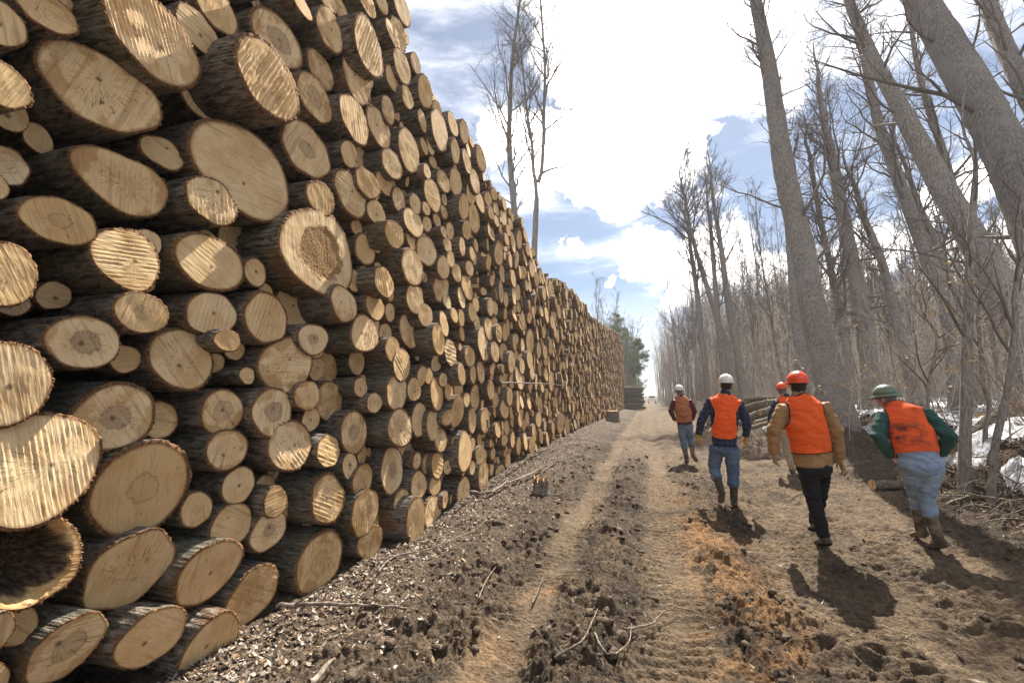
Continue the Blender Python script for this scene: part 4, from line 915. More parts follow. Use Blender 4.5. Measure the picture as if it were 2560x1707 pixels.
def fuse(parts, voxel=.008, it=6, fac=.5):
    """one continuous surface from overlapping pieces"""
    V = []; Fs = []; o = 0
    for v, q in parts:
        V.append(v); Fs += [tuple(i + o for i in f) for f in q]; o += len(v)
    me = bpy.data.meshes.new('tmp'); me.from_pydata(np.concatenate(V).tolist(), [], Fs); me.update()
    bm = bmesh.new(); bm.from_mesh(me); bmesh.ops.recalc_face_normals(bm, faces=bm.faces); bm.to_mesh(me); bm.free()
    ob = bpy.data.objects.new('tmp', me); COL.objects.link(ob)
    md = ob.modifiers.new('r', 'REMESH'); md.mode = 'VOXEL'; md.voxel_size = voxel
    ms = ob.modifiers.new('s', 'SMOOTH'); ms.factor = fac; ms.iterations = it
    dg = bpy.context.evaluated_depsgraph_get(); ev = ob.evaluated_get(dg); m2 = ev.to_mesh(); m2.calc_loop_triangles()
    V = np.empty(len(m2.vertices)*3, np.float32); m2.vertices.foreach_get('co', V); T = np.empty(len(m2.loop_triangles)*3, np.int32); m2.loop_triangles.foreach_get('vertices', T)
    ev.to_mesh_clear(); bpy.data.objects.remove(ob); bpy.data.meshes.remove(me)
    return V.reshape(-1, 3).astype(float), T.reshape(-1, 3)
def normals(V, T):
    n = np.cross(V[T[:, 1]] - V[T[:, 0]], V[T[:, 2]] - V[T[:, 0]]); N = np.zeros_like(V)
    for k in range(3): np.add.at(N, T[:, k], n)
    return N/(np.linalg.norm(N, axis=1, keepdims=True) + 1e-12)
def clip(V, T, f):
    """the part of a triangle mesh where f > 0"""
    V = list(map(tuple, V)); out = []; cache = {}; pos = f > 0
    s = pos[T].sum(1); out += [tuple(t) for t in T[s == 3]]
    def cut(i, j):
        k = (i, j) if i < j else (j, i)
        if k not in cache:
            a, b = k; t = f[a]/(f[a] - f[b]); t = min(max(t, .02), .98); cache[k] = len(V); V.append(tuple(np.array(V[a]) + (np.array(V[b]) - np.array(V[a]))*t))
        return cache[k]
    for t in T[(s == 1) | (s == 2)]:
        t = list(t)
        if pos[t].sum() == 1:
            while not pos[t[0]]: t = t[1:] + t[:1]
            out.append((t[0], cut(t[0], t[1]), cut(t[0], t[2])))
        else:
            while pos[t[0]]: t = t[1:] + t[:1]
            a, b = cut(t[0], t[1]), cut(t[0], t[2]); out.append((a, t[1], t[2])); out.append((a, t[2], b))
    V = np.array(V); out = np.array(out, int).reshape(-1, 3)
    u, inv = np.unique(out, return_inverse=True); return V[u], inv.reshape(-1, 3)
def folds(V, T, amp=.006, seed=0, sx=7.0, sz=9.0):
    N = normals(V, T); a = perlin(V[:, 0]*sx + V[:, 1]*sx*.8 + seed, V[:, 2]*sz + V[:, 0]*4, seed) + .6*perlin(V[:, 0]*sx*2.3 - V[:, 2]*5 + V[:, 1]*9, V[:, 2]*sz*2.0 + 3, seed + 3)
    return V + N*(amp*a)[:, None]
def shell(V, T, out, th=.004):
    """give an open patch a thickness"""
    N = normals(V, T); A = V + N*out; B = V + N*(out - th); n = len(V)
    e = {}
    for t in T:
        for i, j in ((t[0], t[1]), (t[1], t[2]), (t[2], t[0])): e[(i, j)] = e.get((i, j), 0) + 1
    rim = [(i, j) for (i, j) in e if (j, i) not in e]
    q = np.array([(j, i, i + n, j + n) for i, j in rim], int).reshape(-1, 4)
    return np.vstack([A, B]), [T, T[:, ::-1] + n, q]
def seg_dist(P, a, b):
    ab = b - a; t = np.clip(((P - a) @ ab)/(ab @ ab), 0, 1); return np.linalg.norm(P - a - t[:, None]*ab, axis=1), t
def hand(w_, d, n, thumb, s=1.0, curl=.5):
    """palm, four jointed fingers of different length and a thumb; d along the hand, n out of the palm's back, thumb towards the thumb side"""
    d = unit(d); n = unit(n - d*(n @ d)); t = np.cross(d, n); t = t if t @ thumb > 0 else -t
    parts = [limb([w_, w_ + d*.05*s, w_ + d*.098*s], [.030*s, .040*s, .042*s], 12, .48, t)]
    for k, (L, o) in enumerate(((.072, .030), (.082, .010), (.076, -.010), (.058, -.029))):
        p = w_ + d*.095*s + t*o*s; pts = [p - d*.02*s, p]; c = curl*(.8 + .1*k); a = 0
        for q, fr_ in enumerate((.45, .32, .23)):
            a += c*(.6 if q == 0 else .9); pts.append(pts[-1] + unit(d*math.cos(a) - n*math.sin(a) + t*o*1.2)*L*fr_*s)
        parts.append(limb(pts, [.0100*s, .0105*s, .0100*s, .0092*s, .0080*s], 8))
    b = w_ + d*.03*s + t*.028*s
    parts.append(limb([b, b + unit(d*.75 + t*.75 - n*.25)*.042*s, b + unit(d*.95 + t*.5 - n*.4)*.085*s], [.0145*s, .0125*s, .0095*s], 8))
    return parts
class Man:
    def __init__(s, label, foot, J, up=0):
        g = at_z(*foot); s.Y = g[1]; s.g = np.array([g[0], g[1], 0.0])
        z = float(ground_z(np.array([g[0]]), np.array([g[1]]))[0]); s.gz = z
        s.root = empty('person', (g[0], g[1], z)); tag(s.root, label, 'person', 'people walking along the muddy track')
        s.J = {}
        for k, v in J.items():
            s.J[k] = at_y(v[0], v[1], s.Y + (v[2] if len(v) > 2 else 0)) - np.array([g[0], g[1], 0]) - np.array([0, 0, z])*0
        s.s = 1.0
    def add(s, name, V, Fs, mat, parent=None, smooth=True):
        V = np.asarray(V) - np.array([0, 0, s.gz]); return mesh_obj(name, V, Fs, [MAT[mat]], parent or s.root, smooth)
def torso_rings(m, wid, dep, lean=None):
    """rings from the hips to the neck; wid/dep: half sizes at hip, waist, chest, shoulder, neck"""
    J = m.J; hip = (J['hl'] + J['hr'])/2; neck = J['nk']; sh = (J['sl'] + J['sr'])/2
    ax_h = unit(J['hr'] - J['hl']); ax_s = unit(J['sr'] - J['sl']); spine = [hip + (0, 0, -.06), hip + (sh - hip)*.28, hip + (sh - hip)*.68, sh + (neck - sh)*.12, neck]
    rings = []
    for k, c in enumerate(spine):
        f = (0, .3, .75, 1, 1)[k]; a = unit(ax_h*(1 - f) + ax_s*f); up = unit(spine[min(k + 1, 4)] - spine[max(k - 1, 0)]); a = unit(a - up*(a @ up)*.5); b = unit(np.cross(up, a))
        rings.append((np.asarray(c), a*wid[k], b*dep[k]))
    dn = unit(spine[0] - spine[1]); rings.insert(0, (spine[0] + dn*max(m.hem, .03), rings[0][1]*1.02, rings[0][2]*1.02))
    return rings
def build_man(m, top, top_mat, leg_mat, vest, boots, gloves, hat, hair_mat, face, headc, hem=.12, arm=(.078, .066, .058, .052), leg=(.098, .075, .062), hood=True, tilt=None, wid=(.175, .175, .205, .205, .075), dep=(.125, .125, .145, .125, .075), bshaft=None, seed=1):
    J = m.J; m.hem = hem; fw = unit(face); sl, sr = J['sl'], J['sr']; ax = unit(sr - sl)
    hip = (J['hl'] + J['hr'])/2; sh = (sl + sr)/2
    # head frame
    up = unit(tilt if tilt is not None else (0, 0, 1)); up = unit(up - fw*(up @ fw)); rt = np.cross(fw, up); hc = headc
    nk = J['nk']
    head = [ball(hc + up*.02, rt*.076, fw*.097, up*.11, 18), ball(hc - up*.055 + fw*.022, rt*.058, fw*.068, up*.06, 14), limb([nk - up*.03, hc - up*.05 - fw*.015], [.062, .056], 14),
            ball(hc - up*.012 + fw*.098, rt*.012, fw*.022, up*.026, 8), ball(hc + up*.03 + fw*.075, rt*.05, fw*.02, up*.012, 10), ball(hc - up*.052 + fw*.082, rt*.024, fw*.012, up*.009, 8),
            ball(hc - up*.01 - rt*.08 - fw*.008, rt*.012, fw*.022, up*.034, 8), ball(hc - up*.01 + rt*.08 - fw*.008, rt*.012, fw*.022, up*.034, 8)]
    # body: one continuous figure under the clothes
    sc_ = .82
    rings = [(c, a*.74, b*.70) for c, a, b in torso_rings(m, wid, dep)]
    body = [ringmesh(rings[1:], 20)] + head
    for s_ in 'lr':
        body.append(limb([J['s' + s_], J['e' + s_], J['w' + s_]], [arm[0]*sc_, arm[1]*.75, arm[3]*.62]))
        h0 = hip + (J['h' + s_] - hip)*.8; body.append(limb([h0 - (0, 0, .05), J['k' + s_], J['a' + s_]], [leg[0]*.66, leg[1]*.68, .04]))
        d = J['w' + s_] - J['e' + s_]; th = unit(fw - d*(fw @ d)*.0); back = ax*(1 if s_ == 'r' else -1)
        m.J['hd' + s_] = unit(J['f' + s_] - J['w' + s_]) if ('f' + s_) in J else unit(d)
        body += hand(J['w' + s_], m.J['hd' + s_], back, fw, .98, .45)
        tdir = unit(J['t' + s_] - J['a' + s_]); body.append(limb([J['a' + s_], J['a' + s_] + tdir*.06 - (0, 0, .03)], [.04, .03]))
    V, T = fuse(body, .0065, 4); bodyo = m.add('body', V, [T], 'skin')
    for k in (-1, 1):
        v, q = ball(hc + up*.012 + fw*.088 + rt*k*.031, rt*.011, fw*.009, up*.008, 8); v = np.asarray(v)
        m.add('eye', v, [np.array([f for f in q if len(f) == 4])], 'black')
    # hair: skin of the skull behind the face, pushed out
    P = V; rel = P - hc; f = np.minimum(.03 - rel @ fw + .35*(rel @ up), rel @ up + .075); f = np.minimum(f, .125 - np.linalg.norm(rel, axis=1)); f = np.minimum(f, .074 - np.abs(rel @ rt) + .02*(rel @ up > .02))
    hv, ht = clip(V, T, f); m.add('hair', *shell(hv, ht, .007, .006), hair_mat)
    # trousers
    tr_parts = [ringmesh([(c, a*.97, b*.99) for c, a, b in (torso_rings(m, wid, dep)[1:3])][::1], 20), ball(hip - (0, 0, .05), ax*wid[0]*.97, unit(np.cross(ax, (0, 0, 1)))*dep[0]*1.02, np.array([0, 0, .11]))]
    for s_ in 'lr':
        h, k, a = J['h' + s_], J['k' + s_], J['a' + s_]; e = m.J.get('cuff', 1.0); e = bshaft if bshaft else .97
        end = k + (a - k)*e
        tr_parts.append(limb([h, h + (k - h)*.5, k, k + (end - k)*.5, end], [leg[0]*1.06, leg[0]*.98, leg[1]*1.06, leg[2]*(1.15 if bshaft else 1.08), leg[2]*(1.18 if bshaft else 1.0)]))
    V, T = fuse(tr_parts, .0075, 5); V = folds(V, T, .011, seed + 5, 9, 15)
    _r = torso_rings(m, wid, dep); _u = unit(_r[1][0] - _r[0][0]); V, T = clip(V, T, (_r[1][0] - _u*(m.hem - .035) - V) @ _u); to = m.add('trousers', V, [T], leg_mat)
    if 'jeans' in leg_mat:
        for k in (-1, 1):
            l_ = (V - hip) @ ax*k - wid[0]*.47; b_ = -((V - hip) @ unit(np.cross((0, 0, 1.), ax))); z_ = V[:, 2] - hip[2] + .075
            pv, pt = clip(V, T, np.minimum.reduce([.062 - np.abs(l_), .07 - np.abs(z_), b_ - .03])); m.add('back_pocket', *shell(pv, pt, .004, .004), leg_mat, to) if len(pt) else None
    # boots
    for s_ in 'lr':
        k, a, t = J['k' + s_], J['a' + s_], J['t' + s_]; fd = unit(t - a - np.array([0, 0, 0])); shn = unit(k - a)
        sole_n = unit(shn - fd*(shn @ fd)); st = a + (k - a)*(1 - (bshaft or .8)) ; L = .19
        base = a - sole_n*.055
        side_ = np.cross(fd, sole_n)
        pr = [limb([a - sole_n*.02, a + (st - a)*.5, st], [.052, .057, .066 if bshaft else .056]),
              ringmesh([(base - fd*.075, side_*.024, sole_n*.024), (base - fd*.055, side_*.038, sole_n*.04), (base, side_*.042, sole_n*.046), (base + fd*.07, side_*.05, sole_n*.036), (base + fd*.13, side_*.052, sole_n*.03), (base + fd*(L - .01), side_*.036, sole_n*.024), (base + fd*L, side_*.016, sole_n*.014)], 16)]
        V, T = fuse(pr, .006, 3); V = folds(V, T, .003, seed + 9, 14, 16); b = m.add('boot', V, [T], boots[0])
        f = -((V - base) @ sole_n) - .016; f = np.minimum(f, .3 - np.linalg.norm(V - base, axis=1)); sv, stt = clip(V, T, f); m.add('sole', *shell(sv, stt, .005, .005), boots[1], b)
        if len(boots) > 2:
            f = .012 - np.abs((V - (st - shn*.02)) @ shn); f = np.minimum(f, .1 - np.linalg.norm(V - st, axis=1)); sv, stt = clip(V, T, f); m.add('boot_band', *shell(sv, stt, .004, .004), boots[2], b)
    # jacket or shirt
    rg = torso_rings(m, wid, dep)
    jk = [ringmesh(rg, 24)]
    for s_ in 'lr':
        S_, E_, W_ = J['s' + s_], J['e' + s_], J['w' + s_]
        jk.append(limb([sh + (S_ - sh)*.55 + (0, 0, .0), S_, S_ + (E_ - S_)*.5, E_, E_ + (W_ - E_)*.5, W_ - unit(W_ - E_)*.02], [arm[0]*.95, arm[0], arm[1]*1.07, arm[1], arm[2], arm[3]]))
    jk.append(limb([sh + (nk - sh)*.3, nk + (0, 0, .005)], [.095, .072])) 
    V, T = fuse(jk, .0075, 6); V = folds(V, T, .011, seed, 8, 13)
    dn = unit(rg[0][0] - rg[1][0]); hp_ = rg[1][0] + dn*m.hem; f = (hp_ + dn*(-.012) - V) @ dn
    far = np.minimum(seg_dist(V, J['er'], J['wr'])[0], seg_dist(V, J['el'], J['wl'])[0]); f = np.maximum(f, .085 - far); V, T = clip(V, T, f)
    jo = m.add(top, V, [T], top_mat)
    # vest cut from the jacket's own surface
    if vest:
        da, ta = seg_dist(V, J['sl'] - (J['el'] - J['sl'])*.0, J['el']); db, tb_ = seg_dist(V, J['sr'], J['er'])
        fa_, _ = seg_dist(V, J['el'], J['wl']); fb_, _ = seg_dist(V, J['er'], J['wr'])
        lat = (V - sh) @ ax; spn = unit(sh - hip); hgt = (V - sh) @ spn; bk = -((V - sh) @ unit(np.cross(spn, ax)*-1)); 
        fwd = unit(np.cross(spn, ax)); fwd = fwd if fwd @ fw > 0 else -fwd; bk = -((V - sh) @ fwd)
        Lsp = np.linalg.norm(sh - hip); nckd = np.linalg.norm((V - nk) - ((V - nk) @ spn)[:, None]*spn, axis=1)
        if vest['style'] == 'full':
            aw = vest['arm']; f = np.minimum.reduce([aw(hgt) - np.abs(lat), hgt + Lsp*vest['hem'], nckd - .082 + .0*lat])
            f = np.minimum(f, np.minimum(fa_, fb_) - .075)
            f = np.minimum(f, np.where(hgt < -.16, np.minimum(np.where(ta > .55, da - .082, 1), np.where(tb_ > .55, db - .082, 1)), 1))
        else:
            f = np.minimum.reduce([vest['arm'](hgt) - np.abs(lat), hgt + Lsp*vest['hem'] - vest.get('round', 0)*(np.abs(lat)/.16)**6, nckd - .09]); f = np.minimum(f, np.minimum(fa_, fb_) - .075)
            f = np.minimum(f, np.where(bk > -.03, 1, 1))
        vv, vt = clip(V, T, f); vo = m.add('vest', *shell(vv, vt, .012, .006), vest['mat'])
        if vest.get('trim'):
            w_ = vest.get('tw', .010); f2 = np.minimum(f, w_ - f); tv, tt = clip(V, T, f2); m.add('vest_trim', *shell(tv, tt, .0145, .006), vest['trim'], vo)
    if gloves:
        for s_ in 'lr':
            d = m.J['hd' + s_]; back = ax*(1 if s_ == 'r' else -1) + fw*.1
            pr = hand(J['w' + s_], d, back, fw, 1.13, gloves[1]) + [limb([J['w' + s_] - unit(J['w' + s_] - J['e' + s_])*.045, J['w' + s_] + d*.02], [arm[3]*.93, .036])]
            V, T = fuse(pr, .004, 3); m.add('glove', V, [T], gloves[0])
    # hard hat: shell, brim, suspension band
    hm, brim, full = hat; hb = hc + up*.052; n = 40; rows = []; t = np.arange(n)*2*PI/n
    for k in range(11):
        ph = k/10*PI/2; rr = math.cos(ph)**.85 if k < 10 else .02; zz = math.sin(ph)*.118
        rid = np.exp(-((np.cos(t)*rr)/.16)**2)*(.006 if k > 1 else 0)
        P = hb + np.outer(np.cos(t)*rr*.108, rt) + np.outer(np.sin(t)*rr*.132, fw) + np.outer(zz + rid, up); rows.append(P)
    vis = (.034 + .02*np.clip(np.sin(t), 0, 1)) if full else (.010 + .045*np.clip(np.sin(t), 0, 1)**2)
    outer = hb + np.outer(np.cos(t)*(.108 + vis), rt) + np.outer(np.sin(t)*(.132 + vis), fw) + np.outer(-.012 - .02*(vis/.05), up)
    in2 = outer - up*.005; inn = hb + np.outer(np.cos(t)*.103, rt) + np.outer(np.sin(t)*.127, fw) - up*.005
    def grid(rows):
        i = np.arange(len(rows)*n).reshape(len(rows), n); j = np.roll(i, -1, 1); return np.concatenate(rows), [np.stack([i[:-1], j[:-1], j[1:], i[1:]], -1).reshape(-1, 4)]
    h = m.add('hard_hat', *grid(rows), hm); m.add('brim', *grid([rows[1], rows[0], outer, in2, inn]), hm, h)
    b0 = [hb + np.outer(np.cos(t)*r_, rt) + np.outer(np.sin(t)*r2, fw) + up*z_ for r_, r2, z_ in ((.086, .108, -.005), (.089, .112, -.008), (.089, .112, -.036), (.086, .108, -.038))]
    m.add('head_band', *grid(b0), 'strap', h)
    return m
def head_at(px, py, Y, m): return at_y(px, py, Y) - np.array([m.g[0], m.g[1], 0])
# the man in plaid
m = Man('man in plaid shirt, orange bib vest, white hard hat and tall green boots', (1686, 1160),
        dict(nk=(1667, 902, .0), sl=(1634, 922, 0), sr=(1696, 927, 0), el=(1613, 960, -.02), er=(1715, 968, -.02), wl=(1604, 997, .06), wr=(1714, 1001, .05), fl=(1606, 1022, .08), fr=(1712, 1022, .06),
             hl=(1647, 1024, 0), hr=(1681, 1024, 0), kl=(1640, 1074, .10), kr=(1684, 1088, .04), al=(1656, 1126, -.16), ar=(1686, 1146, 0), tl=(1653, 1146, -.05), tr=(1688, 1150, .2)))
build_man(m, 'shirt', 'plaid', 'jeans', dict(style='bib', mat='orange', trim='trimo', tw=.008, hem=.82, round=.05, arm=lambda h: .135 + .085*sst(h, -.17, .05) + .03*sst(-h, .2, .42)), ('boot', 'mudboot', 'yellow'), ('yglove', .55), ('hwhite', 0, False), 'hair', (0, 1, 0), head_at(1668, 884, m.Y + .03, m), hem=-.02, bshaft=.42, leg=(.105, .082, .072), seed=3)
# the man in the tan jacket
m = Man('man in a tan canvas jacket, orange vest and orange hard hat with black trousers', (1893, 1255),
        dict(nk=(1834, 906, .03), sl=(1800, 938, 0), sr=(1892, 934, 0), el=(1777, 990, -.02), er=(1920, 988, -.03), wl=(1777, 1038, .05), wr=(1928, 1052, .04), fl=(1781, 1066, .10), fr=(1940, 1084, .06),
             hl=(1852, 1066, 0), hr=(1888, 1066, .02), kl=(1870, 1152, .06), kr=(1882, 1140, .30), al=(1893, 1231, .0), ar=(1872, 1200, .34), tl=(1866, 1232, .30), tr=(1862, 1206, .6)))
build_man(m, 'jacket', 'tan', 'black', dict(style='full', mat='orange', trim='black', tw=.009, hem=.79, arm=lambda h: .165 + .05*sst(-h, .10, .22) + .3*sst(-h, .19, .26)), ('mudboot', 'black'), ('glove', .5), ('horange', 0, False), 'hair', (0, 1, 0), head_at(1833, 886, m.Y + .05, m), hem=-.03, arm=(.083, .072, .064, .058), leg=(.094, .073, .064), wid=(.185, .185, .21, .205, .075), dep=(.14, .14, .155, .13, .08), seed=11)
# the man in the green jacket, stooping
m = Man('stooping man in dark green jacket, sooty orange vest and green hard hat', (2148, 1258),
        dict(nk=(2056, 932, .30), sl=(2030, 956, .22), sr=(2126, 952, .14), el=(2016, 1000, .1), er=(2182, 1004, -.02), wl=(2048, 1048, .16), wr=(2164, 1042, .10), fl=(2062, 1062, .28), fr=(2150, 1054, .25),
             hl=(2088, 1062, .02), hr=(2142, 1062, 0), kl=(2107, 1138, .2), kr=(2127, 1143, .08), al=(2114, 1212, .22), ar=(2154, 1236, 0), tl=(2092, 1216, .38), tr=(2120, 1246, .16)))
build_man(m, 'jacket', 'green', 'jeans2', dict(style='full', mat='soot', trim='black', tw=.007, hem=1.0, arm=lambda h: .165 + .05*sst(-h, .10, .22) + .3*sst(-h, .2, .28)), ('mudboot', 'mudboot'), None, ('hgreen', 0, True), 'grey', (-.55, .8, -.12), head_at(2036, 916, m.Y + .38, m), hem=-.15, arm=(.085, .075, .064, .056), leg=(.104, .074, .064), tilt=(-.18, .2, 1), wid=(.19, .19, .215, .20, .075), dep=(.14, .145, .16, .13, .08), bshaft=.40, seed=17)
# the far man with a pouch on his back
m = Man('man far ahead in maroon sleeves and faded vest with a back pouch', (1577, 1062),
        dict(nk=(1563, 910, .02), sl=(1549, 922, 0), sr=(1584, 922, 0), el=(1541, 944, -.02), er=(1595, 944, -.02), wl=(1550, 964, .16), wr=(1589, 964, .16), fl=(1556, 968, .25), fr=(1583, 968, .25),
             hl=(1565, 975, 0), hr=(1582, 975, 0), kl=(1569, 1012, .06), kr=(1585, 1009, .14), al=(1577, 1054, .0), ar=(1592, 1043, -.2), tl=(1572, 1057, .2), tr=(1600, 1055, -.12)))
build_man(m, 'shirt', 'maroon', 'jeans3', dict(style='full', mat='faded', trim='orange', tw=.006, hem=.88, arm=lambda h: .15 + .05*sst(-h, .10, .22) + .3*sst(-h, .2, .28)), ('mudboot', 'mudboot'), None, ('hwhite', 0, False), 'grey', (0, 1, 0), head_at(1560, 899, m.Y + .03, m), hem=-.03, bshaft=.42, seed=23)
_c = (m.J['hl'] + m.J['hr'])/2*.42 + (m.J['sl'] + m.J['sr'])/2*.58 + np.array([0, -.165, 0])
v, T = fuse([ball(_c, (.135, 0, 0), (0, .06, 0), (0, 0, .16)), ball(_c - (0, .01, .06), (.12, 0, 0), (0, .065, 0), (0, 0, .09))], .008, 4)
po = m.add('back_pouch', folds(v, T, .008, 4), [T], 'faded')
_h = [(_c + (math.cos(a)*.085, -.066, .05 - .06*math.sin(a))) for a in np.linspace(.1, PI - .1, 9)]
v, q = limb(_h, [.006]*9, 6); m.add('handle', v, [np.array([f for f in q if len(f) == 4])], 'black', po)
# the man half hidden behind the tan jacket
m = Man('man in orange hard hat mostly hidden behind the tan jacket', (1822, 1086),
        dict(nk=(1803, 909, .02), sl=(1783, 924, 0), sr=(1826, 924, 0), el=(1772, 950, -.02), er=(1838, 950, -.02), wl=(1769, 970, .04), wr=(1838, 972, .04), fl=(1771, 984, .06), fr=(1836, 985, .06),
             hl=(1800, 985, 0), hr=(1820, 985, 0), kl=(1808, 1036, .05), kr=(1820, 1032, .12), al=(1820, 1078, 0), ar=(1818, 1070, .3), tl=(1818, 1080, .2), tr=(1816, 1074, .5)))
build_man(m, 'jacket', 'navy', 'khaki', dict(style='full', mat='orange', trim='black', tw=.006, hem=.8, arm=lambda h: .15 + .05*sst(-h, .10, .22) + .3*sst(-h, .2, .28)), ('mudboot', 'mudboot'), ('glove', .5), ('horange', 0, False), 'grey', (0, 1, 0), head_at(1796, 896, m.Y + .03, m), hem=-.02, seed=29)
bpy.data.collections.remove(SCR)
# ------------------------------------------------------------------ litter, sticks, stumps, other log stacks
dr = np.random.default_rng(41)
m_ = NT('litter'); c_ = m_.attr('tint', 'Color'); O_ = m_.pos()
MAT['litter'] = m_.done(m_.mix(m_.ramp(m_.noise(O_, 60, 3), .4, .7), m_.mix(1.0, c_, (.7, .7, .7), 'MULTIPLY'), c_), .75, None, .25)
m_ = NT('clod'); O_ = m_.pos(); n1 = m_.noise(O_, 40, 5, .65)
MAT['clod'] = m_.done(m_.mix(m_.ramp(n1, .35, .65), (.045, .034, .025), (.17, .122, .085)), .95, m_.bump(n1, .8, .015), .1)
m_ = NT('stick'); O_ = m_.obj(); n1 = m_.noise(O_, 25, 5, .6); oi = m_.n('ShaderNodeObjectInfo').outputs['Random']
MAT['stick'] = m_.done(m_.mix(m_.ramp(n1, .4, .65), m_.mix(oi, (.09, .07, .052), (.16, .125, .095)), m_.mix(oi, (.22, .175, .13), (.38, .315, .235))), .85, m_.bump(n1, .5, .008), .15)
def scatter(name, label, X, Y, smin, smax, cols, lift=.012, asp=(.25, .6), flat=.35):
    n = len(X); Z = ground_z(X, Y) + lift*dr.random(n)
    s_ = smin + (smax - smin)*dr.random(n)**2; a = dr.uniform(0, 2*PI, n); w_ = s_*dr.uniform(asp[0], asp[1], n)
    t = dr.normal(0, flat, (n, 2)); u = np.stack([np.cos(a), np.sin(a), t[:, 0]], -1); v = np.stack([-np.sin(a), np.cos(a), t[:, 1]], -1)
    c = np.stack([X, Y, Z], -1); up = np.array([0, 0, 1.]); cur = (s_*dr.uniform(-.1, .35, n))[:, None]*up
    k = [c - u*s_[:, None]*.5 + cur*.6, c - v*w_[:, None]*.5, c + v*w_[:, None]*.5, c + u*s_[:, None]*.5 + cur]
    V = np.stack(k, 1).reshape(-1, 3); i = np.arange(n)*4
    T = np.concatenate([np.stack([i, i + 1, i + 2], -1), np.stack([i + 1, i + 3, i + 2], -1)])
    o = mesh_obj(name, V, [T], [MAT['litter']], smooth=False)
    cc = np.asarray(cols)[dr.integers(0, len(cols), n)]*dr.uniform(.6, 1.15, (n, 1)); cc = np.concatenate([cc, np.ones((n, 1))], 1)
    attr(o, 'tint', np.repeat(cc, 4, 0), 'FLOAT_COLOR'); tag(o, label, 'litter', kind='stuff'); return o
n = 32000; Y_ = 1.6 + 26*dr.random(n)**1.7; X_ = -2.75 + np.abs(dr.normal(0, .75, n))*(.6 + .4*dr.random(n))
k_ = dr.random(n) < np.clip(1.3 - (X_ + 2.75)/1.7 + .7*fbm(X_*1.6, Y_*1.6, 300, 3)*1.4 - .12, .015, 1)
scatter('wood_chips', 'pale bark chips and dead leaves along the foot of the log pile', X_[k_], Y_[k_], .010, .065, [(.48, .39, .30), (.58, .48, .38), (.30, .22, .15), (.22, .13, .07), (.50, .43, .35), (.12, .085, .06), (.40, .26, .13), (.16, .12, .09), (.10, .07, .05)])
n = 26000; Y_ = 4.5 + 30*dr.random(n)**1.5; X_ = bank_x(Y_) - .3 + 14*dr.random(n)**1.6
scatter('leaf_litter', 'brown dead leaves and bark bits covering the bank', X_, Y_, .02, .10, [(.24, .16, .10), (.18, .12, .08), (.30, .21, .13), (.12, .085, .06), (.42, .32, .21), (.34, .17, .07)], asp=(.4, .8), flat=.5)
n = 2600; Y_ = 2.2 + 16*dr.random(n)**1.5; X_ = dr.uniform(-1.9, 4.2, n)
scatter('twig_litter', 'small straw and twig bits strewn over the mud', X_, Y_, .02, .09, [(.34, .27, .19), (.46, .38, .28), (.24, .18, .12)], asp=(.06, .2))
# loose clods
def clods():
    ico = bmesh.new(); bmesh.ops.create_icosphere(ico, subdivisions=1, radius=1); ico.verts.ensure_lookup_table()
    bv = np.array([v.co[:] for v in ico.verts]); bf = np.array([[v.index for v in f.verts] for f in ico.faces]); ico.free()
    n = 15000; Y = 2.2 + 13*dr.random(n)**1.6; X = dr.uniform(-2.2, 5.4, n)
    sm, li, orr, bk = zones(X, Y); keep = dr.random(n) < np.clip(1.0 - sm*1.05, .0, 1)*np.where(X > .95, .4, 1)*np.clip(.35 + 1.2*fbm(X*1.4, Y*1.4, 47, 2), .06, 1); X, Y = X[keep], Y[keep]; n = len(X)
    r = .008 + .042*dr.random(n)**2.6; Z = ground_z(X, Y) - r*.05
    V = bv[None]*(1 + .36*dr.standard_normal((n, len(bv), 1))) ; V = V*(r[:, None]*dr.uniform(.5, 1.4, (n, 3))*np.array([1.1, 1.1, .75]))[:, None, :] + np.stack([X, Y, Z], -1)[:, None]
    Fc = bf[None] + (np.arange(n)*len(bv))[:, None, None]
    o = mesh_obj('mud_clods', V.reshape(-1, 3), [Fc.reshape(-1, 3)], [MAT['clod']], smooth=False); tag(o, 'loose dark clods of churned mud', 'mud', kind='stuff')
clods()
def stick(pts, r, label, name='stick', cat='stick', lift=.02, plane=None, twigs=0, mat='stick', ground=True):
    P = []
    for p in pts:
        if plane is not None: q = at_x(p[0], p[1], plane)
        else:
            q = at_z(p[0], p[1], 0.0)
            for _ in range(6): q = at_z(p[0], p[1], float(ground_base(q[0], q[1])) + lift)
        P.append(q)
    r = r*.8; P, rr = smooth_line(P, np.linspace(r, r*.4, len(P)), max(8, len(P)*4)); P = P + dr.normal(0, r*.35, P.shape)
    tb = Tubes(); tb.add(P, rr, 7)
    for k in range(twigs):
        i = dr.integers(2, len(P) - 1); B, br, _ = shoot(P[i], side(P[i] - P[i - 1], .7) + np.array([0, 0, .2]), dr.uniform(.15, .5), rr[i]*.5, .002, 5, .15, -.02); tb.add(B, br, 4)
    o = tb.build(name, MAT[mat], rough=.05, loc=P[0]); tag(o, label, cat); return o
stick([(1080, 1128), (1120, 1132), (1165, 1110), (1215, 1090), (1242, 1076)], .034, 'thick crooked grey branch lying against the foot of the log pile', lift=.05, twigs=3)
stick([(635, 1388), (750, 1387), (860, 1390), (960, 1398)], .022, 'long straight grey stick lying in front of the dark hearted bottom log', twigs=1)
stick([(870, 1312), (905, 1278), (1000, 1255), (1090, 1215), (1122, 1188)], .012, 'thin pale twig curving along the chip covered ground', twigs=2)
stick([(1275, 1508), (1335, 1472), (1358, 1430), (1372, 1398)], .011, 'bent pale twig half buried in the dark clods', lift=.05)
